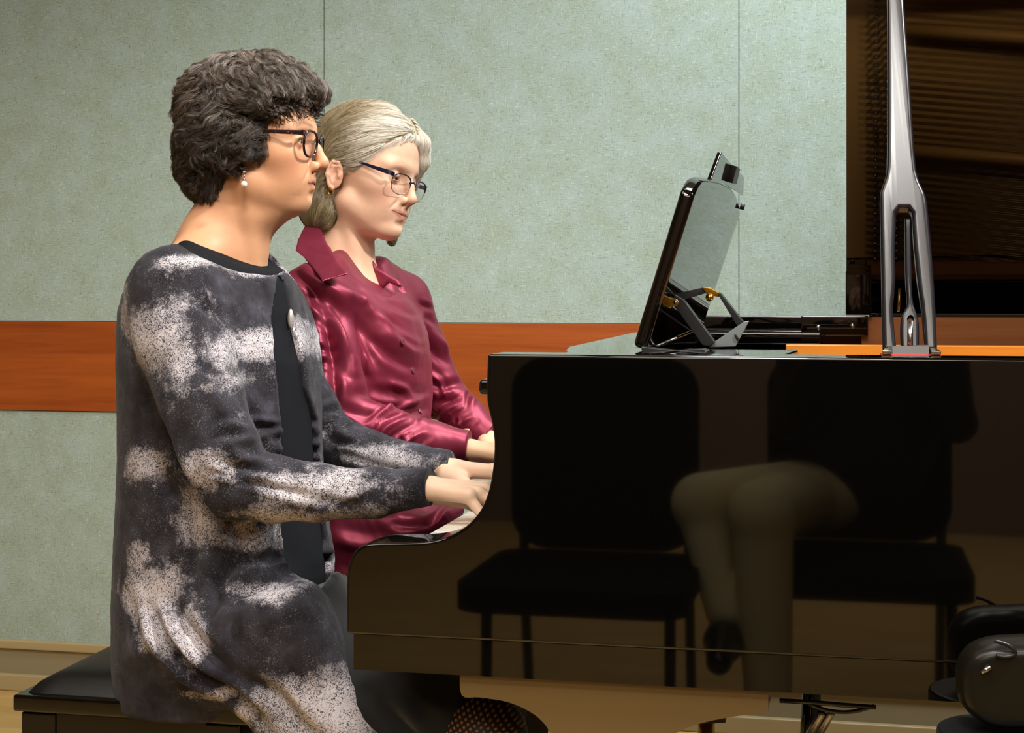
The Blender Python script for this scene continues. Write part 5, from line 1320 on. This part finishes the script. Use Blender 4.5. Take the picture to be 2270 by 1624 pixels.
# open neck, cut along the collar line, and V at the front
FC.sil([px(u, v, 2.5) for u, v in ((690, 480), (712, 510), (745, 560), (782, 610), (812, 638), (834, 655), (844, 659), (843, 645), (834, 612), (828, 585), (828, 480))], 2.56, 0.115, 0.003, 0.003, sub=True)
FC.cone(P3(840, 596, 2.67), P3(856, 672, 2.62), 0.021, 0.020, 0.012)
V4, Q4 = FC.mesh(); V4 = relax(V4, Q4, 5)
V4 = cuff(V4, P3(1040, 990, 2.468), (1, 0.05, -0.06)); V4 = cuff(V4, P3(1082, 972, 2.765), (0.9, -0.05, -0.42))
N4 = vnormals(V4, Q4)
y = 2.46
fb = [([(736, 626), (780, 655), (820, 692), (864, 766), (912, 802)], 0.010, 0.009, y), ([(720, 640), (765, 680), (800, 740), (830, 800)], 0.009, -0.008, y), ([(745, 640), (800, 720), (850, 790), (890, 830)], 0.007, -0.006, y), ([(770, 700), (800, 780), (820, 830)], 0.008, 0.007, y),
      ([(662, 600), (715, 636), (755, 700), (770, 760)], 0.009, -0.010, y), ([(768, 715), (774, 770), (786, 830), (790, 890)], 0.008, -0.012, y), ([(845, 664), (896, 717), (924, 790), (944, 861), (950, 930)], 0.004, 0.007, y), ([(834, 668), (885, 722), (914, 794), (932, 862), (938, 930)], 0.0035, -0.008, y),
      ([(665, 690), (715, 700), (765, 722)], 0.007, -0.007, y), ([(670, 722), (720, 745), (768, 760)], 0.007, 0.007, y), ([(680, 745), (720, 770), (770, 775)], 0.006, -0.007, y), ([(690, 770), (735, 775), (772, 790)], 0.006, 0.007, y), ([(700, 815), (740, 800), (778, 800)], 0.006, -0.006, y), ([(705, 850), (750, 830), (784, 850)], 0.006, 0.006, y), ([(715, 885), (750, 870), (786, 880)], 0.006, -0.006, y),
      ([(735, 905), (770, 896), (800, 915)], 0.005, 0.006, y), ([(755, 925), (790, 915), (830, 935)], 0.005, -0.006, y), ([(850, 940), (855, 955), (848, 985)], 0.003, -0.004, y), ([(912, 955), (915, 975), (905, 1000)], 0.003, -0.004, y), ([(922, 957), (925, 978), (916, 1002)], 0.003, 0.004, y),
      ([(880, 640), (905, 720), (925, 800)], 0.008, 0.006, y), ([(895, 660), (930, 740), (948, 830)], 0.006, -0.005, y), ([(860, 640), (880, 690), (905, 740)], 0.006, -0.006, y), ([(905, 818), (930, 850), (945, 900)], 0.006, 0.006, y),
      ([(955, 830), (975, 850), (985, 880)], 0.005, 0.006, 2.75), ([(950, 905), (975, 880), (1003, 862)], 0.004, 0.006, 2.75), ([(955, 935), (978, 900), (1012, 880)], 0.004, -0.006, 2.75), ([(962, 950), (985, 912), (1020, 892)], 0.004, 0.006, 2.75), ([(975, 955), (1000, 925), (1035, 905)], 0.004, -0.005, 2.75), ([(1000, 965), (1018, 940), (1050, 920)], 0.004, 0.006, 2.75), ([(1030, 960), (1045, 945), (1062, 930)], 0.004, -0.003, 2.75),
      ([(925, 1100), (950, 1120), (975, 1150)], 0.007, 0.010, y), ([(960, 1105), (965, 1130), (955, 1160)], 0.006, -0.008, y), ([(880, 1150), (940, 1160), (1000, 1150)], 0.008, -0.006, y), ([(760, 1180), (840, 1200), (930, 1190)], 0.012, 0.006, y)]
fb = [(f[0], f[1]*0.85, f[2]*1.15)+tuple(f[3:]) for f in fb]
fb += [([(742, 610), (790, 660), (830, 730)], 0.004, 0.004, y), ([(800, 660), (850, 720), (890, 790)], 0.004, -0.004, y), ([(826, 700), (868, 745), (905, 790)], 0.0035, 0.004, y), ([(884, 730), (902, 745), (912, 742)], 0.003, 0.003, y), ([(890, 750), (908, 764), (920, 760)], 0.003, -0.003, y), ([(896, 775), (915, 785), (926, 780)], 0.003, 0.003, y),
       ([(790, 790), (800, 820), (812, 840)], 0.005, -0.006, y), ([(820, 860), (870, 880), (930, 870)], 0.008, -0.006, y), ([(800, 900), (860, 915), (930, 905)], 0.009, -0.005, y), ([(668, 640), (700, 650), (740, 672)], 0.004, -0.004, y), ([(672, 660), (710, 675), (750, 700)], 0.004, 0.004, y),
       ([(700, 790), (722, 800), (740, 830)], 0.004, -0.005, y), ([(716, 840), (735, 860), (760, 868)], 0.004, 0.005, y), ([(690, 735), (705, 760), (740, 785)], 0.004, -0.004, y)]
V4 = folds(V4, N4, fb, y); V4 = relax(V4, Q4, 3, 0.5)
q_ = V4.copy(); q_[:, 0] += 0.5*q_[:, 2]
V4 = V4+N4*(0.0034*fbm(q_*np.array([1.6, 1, 0.5]), 18, 2, 3.0)+0.0005*fbm(q_*np.array([1.5, 1, 0.5]), 70, 2, 9.0))[:, None]
N4 = vnormals(V4, Q4)
shirt = smooth_mesh('shirt', V4, Q4, M_SATINB, B)
zt_ = P3(690, 500, YBm)[2]
def ycol(x, z): return 2.553-1.30*np.clip(zt_-z, 0, 0.2)-4.5*np.clip(zt_-z, 0, 0.2)**2
for pts, yc, hw in ((((679,499),(700,503),(713,508),(730,540),(756,580),(780,607),(752,615),(722,624),(704,600),(682,575),(659,556),(664,530)), ycol, 0.0045), (((826,574),(836,592),(862,608),(884,620),(892,636),(878,634),(862,626),(848,640),(838,630),(828,600)), 2.612, 0.0055)):
    FK = Field((-0.98, 2.36, 1.03), (-0.66, 2.80, 1.22), 0.0016)
    FK.sil([px(u, v, 2.553-1.30*max(v-500, 0)/1300-4.5*(max(v-500, 0)/1300)**2 if callable(yc) else 2.60) for u, v in pts], (yc if callable(yc) else yc-0.012), hw, 0.003, 0.0)
    vk, qk = FK.mesh(); vk = relax(vk, qk, 4); nk = vnormals(vk, qk)
    vk = vk+nk*(0.0016*fbm(vk, 40, 2, 4.0))[:, None]
    smooth_mesh('collar', vk, qk, M_SATINB, shirt)
M_BTN = simple('burgundy_shirt_button', '5C1626', 0.2, coat=0.6)
for u, v in ((896, 760), (918, 818), (932, 908)):
    i = on_surface(V4, u, v, 5); p = Vector(V4[i]); n = Vector(N4[i])
    bm = bmesh.new(); add_tube(bm, [p-n*0.001, p+n*0.0018, p+n*0.0024], [0.0058, 0.0058, 0.0048], 20); bm_obj('button', bm, M_BTN, shirt, smooth=False)

# ---- grey trousers and shoes
M_TROU = simple('charcoal_grey_twill', '55545A', 0.85, spec=0.15)
FS = Field((-1.18, 2.36, 0.03), (-0.30, 2.90, 0.72), 0.007)
for yy, y2 in ((2.53, 2.50), (2.70, 2.74)):
    k_ = np.array([-0.575, y2, 0.515]); an = np.array([-0.60, y2, 0.09])
    FS.cone(P3(735, 1240, yy), k_, 0.090, 0.066, 0.03); FS.cone(k_, an, 0.066, 0.050, 0.02)
V5, Q5 = FS.mesh(); N5 = vnormals(V5, Q5)
V5 = folds(V5, N5, [([(710, 1240), (745, 1250), (800, 1260)], 0.008, 0.007), ([(712, 1270), (745, 1280), (800, 1300)], 0.006, -0.006), ([(715, 1300), (745, 1300), (800, 1320)], 0.006, 0.006)], 2.45, False)
smooth_mesh('trousers', V5, Q5, M_TROU, B)
for yy in (2.50, 2.74):
    v, q = shoe(-0.59, yy); smooth_mesh('shoe', v, q, M_SHOE, B)
# ================================================================ first row of the audience (seen mirrored in the piano)
M_CHFAB = simple('black_chair_fabric', '0C0D10', 0.9, spec=0.1)
M_CHMET = simple('black_chair_tube', '101010', 0.35)
def rr(w, h, r, n=6):
    p = []
    for cx_, cz_, a0 in ((w/2-r, h/2-r, 0), (-w/2+r, h/2-r, 90), (-w/2+r, -h/2+r, 180), (w/2-r, -h/2+r, 270)): p += arc(cx_, cz_, r, a0, a0+90, n)
    return p
def chair(x, y, label):
    t = thing('audience_chair', label, 'chair', (x, y, 0), 'black audience chairs in the front row')
    for nm, po, dv, f in (('backrest', rr(0.46, 0.48, 0.09), (0, -0.05, 0), lambda p: Vector((x+p[0], y-0.17, 0.70+p[1]))),
                          ('seat', rr(0.50, 0.52, 0.07), (0, 0, 0.06), lambda p: Vector((x+p[0], y+0.09+p[1], 0.40)))):
        o = prism(nm, po, dv, f, M_CHFAB, t, bevel=0.018, seg=3)
    for sx_ in (-1, 1):
        tube('leg', [(x+sx_*0.205, y+0.22, 0), (x+sx_*0.205, y+0.20, 0.42)], 0.013, M_CHMET, t)
        tube('leg', [(x+sx_*0.205, y-0.28, 0), (x+sx_*0.205, y-0.20, 0.42), (x+sx_*0.205, y-0.225, 0.60)], 0.013, M_CHMET, t)
    return t
chair(-0.58, 0.08, 'empty black padded chair facing the piano, left one mirrored in its side')
chair(0.03, -0.22, 'black padded chair facing the piano under the khaki trousers, mirrored in its side')
M_KHAKI = simple('khaki_cotton', 'E2CE9C', 0.9, spec=0.1)
FP = Field((-0.55, -0.55, 0.0), (0.40, 0.46, 1.02), 0.010)
FP.cone((-0.13, -0.26, 0.59), (-0.33, 0.02, 0.60), 0.085, 0.072, 0.012)            # crossed thigh
FP.cone((-0.33, 0.02, 0.59), (-0.27, 0.10, 0.36), 0.060, 0.045, 0.02)
FP.cone((-0.10, -0.24, 0.58), (-0.185, 0.14, 0.60), 0.085, 0.074, 0.008)
FP.cone((-0.185, 0.14, 0.59), (-0.17, 0.12, 0.10), 0.070, 0.050, 0.02)
FP.ell((-0.06, -0.30, 0.58), (0.10, 0.10, 0.09), 0.03)
vp, qp = FP.mesh()
FQ = Field((-0.25, -0.62, 0.5), (0.38, 0.02, 1.46), 0.010)
FQ.ell((0.06, -0.30, 0.80), (0.17, 0.11, 0.26), 0.03); FQ.cone((-0.09, -0.30, 1.02), (0.21, -0.30, 1.02), 0.07, 0.07, 0.04)
for s in (-1, 1): FQ.chain([(0.06+s*0.17, -0.30, 1.02), (0.06+s*0.20, -0.22, 0.78), (0.02+s*0.07, -0.10, 1.00)], [0.055, 0.045, 0.032], 0.02)
vq, qq = FQ.mesh()
FR = Field((-0.16, -0.50, 0.86), (0.26, 0.02, 1.50), 0.005)
hp = frame((0.05, -0.24, 1.30), math.pi/2); add_head(FR, hp, {}); FR.cone((0.05, -0.27, 1.22), (0.06, -0.30, 1.04), 0.055, 0.06, 0.02)
vr, qr = FR.mesh()
hs = []
for s in (-1, 1): hs.append(hand_mesh(flipM((0.03+s*0.068, -0.105, 0.995), (-s*0.25, 0.25, 0.93), (s*0.5, 0.86, 0)), -s, [0.05, 0, -0.05, -0.1], [(R_(20), R_(35), R_(25))]*4, 0.95, None, 0.003))
fv = []
for x, y, z in ((-0.17, 0.12, 0.05), (-0.27, 0.11, 0.31)): fv.append((x, y, z))
vB, qB_ = join([(vr, qr)]+hs)
Pp = smooth_mesh('person', vB, qB_, skin_mat('audience_skin'), None, {'tone': np.tile(np.array(SKB[:3]), (len(vB), 1))})
recentre(Pp, (0.03, -0.22, 0.48)); Pp['category'] = 'person'
Pp['label'] = 'audience member in khaki trousers with legs crossed, seen mirrored in the piano side'
smooth_mesh('trousers', vp, qp, M_KHAKI, Pp); smooth_mesh('sweater', vq, qq, simple('black_wool', '0D0D0F', 0.95), Pp)
for x, y, z in fv:
    F = Field((x-0.07, y-0.09, z-0.07), (x+0.07, y+0.26, z+0.09), 0.006); F.chain([(x, y-0.02, z), (x, y+0.06, z-0.005), (x, y+0.17, z-0.02)], [0.042, 0.04, 0.028], 0.02)
    v, q = F.mesh(); v[:, 2] = np.maximum(v[:, 2], 0.004); smooth_mesh('shoe', v, q, M_SHOE, Pp)
FG = Field((-0.10, -0.40, 1.2), (0.20, -0.1, 1.46), 0.006); FG.ell((0.05, -0.255, 1.345), (0.082, 0.10, 0.09), 0.01); FG.ell((0.05, -0.15, 1.29), (0.07, 0.05, 0.07), 0.01, sub=True)
v, q = FG.mesh(); smooth_mesh('hair', v, q, simple('audience_hair', '2A211B', 0.7), Pp)
# ---------------------------------------------------------------- glossy bag at the right edge, on a stool
YG = 1.725
def gp(u, v): p = W(u, v, YG); return (p.x, p.z)
zs = W(2200, 1612, YG).z
stool = thing('stool', 'tall black stool just below the lower right edge of the view, under the bag', 'stool', (W(2230, 0, YG).x, YG, 0))
xc = W(2225, 0, YG).x
bm = bmesh.new(); add_tube(bm, [(xc, YG, zs-0.03), (xc, YG, zs-0.002)], 0.07, 32); bm_obj('seat', bm, M_SATIN, stool, bevel=0.004)
for k in range(4):
    a = math.pi/4+k*math.pi/2; tube('leg', [(xc+0.055*math.cos(a), YG+0.055*math.sin(a), zs-0.03), (xc+0.10*math.cos(a), YG+0.10*math.sin(a), 0)], 0.009, M_SATIN, stool)
M_BAG = NT('glossy_dark_vinyl'); M_BAG.set(color=srgb('17150F'), rough=0.3, spec=0.3); M_BAG = M_BAG.m
FGb = Field((xc-0.16, YG-0.08, zs-0.01), (xc+0.22, YG+0.08, zs+0.16), 0.0035)
FGb.sil([gp(u, v) for u, v in catmull([(2118,1500),(2124,1462),(2150,1428),(2195,1411),(2260,1408),(2330,1409),(2400,1420),(2430,1480),(2420,1560),(2380,1600),(2290,1606),(2200,1606),(2150,1580),(2122,1545)], 3, True)], YG, 0.034, 0.014, 0.01)
v, q = FGb.mesh(); v = relax(v, q, 3); n_ = vnormals(v, q); v = v+n_*(0.0012*fbm(v, 28, 2, 5.0))[:, None]; v[:, 2] = np.maximum(v[:, 2], zs)
bag = smooth_mesh('handbag', v, q, M_BAG, None); recentre(bag, (xc, YG, zs)); bag['label'] = 'dark glossy rounded bag with a strap loop at the lower right edge'; bag['category'] = 'bag'
tube('strap', [W(u, v_, YG-0.037) for u, v_ in catmull([(2205,1420),(2232,1428),(2250,1443),(2246,1452),(2225,1455),(2208,1452)], 4)], 0.0022, M_CHMET, bag)
tube('buckle', [W(2176, 1490, YG-0.037), W(2196, 1478, YG-0.037)], 0.0028, M_STEEL, bag)
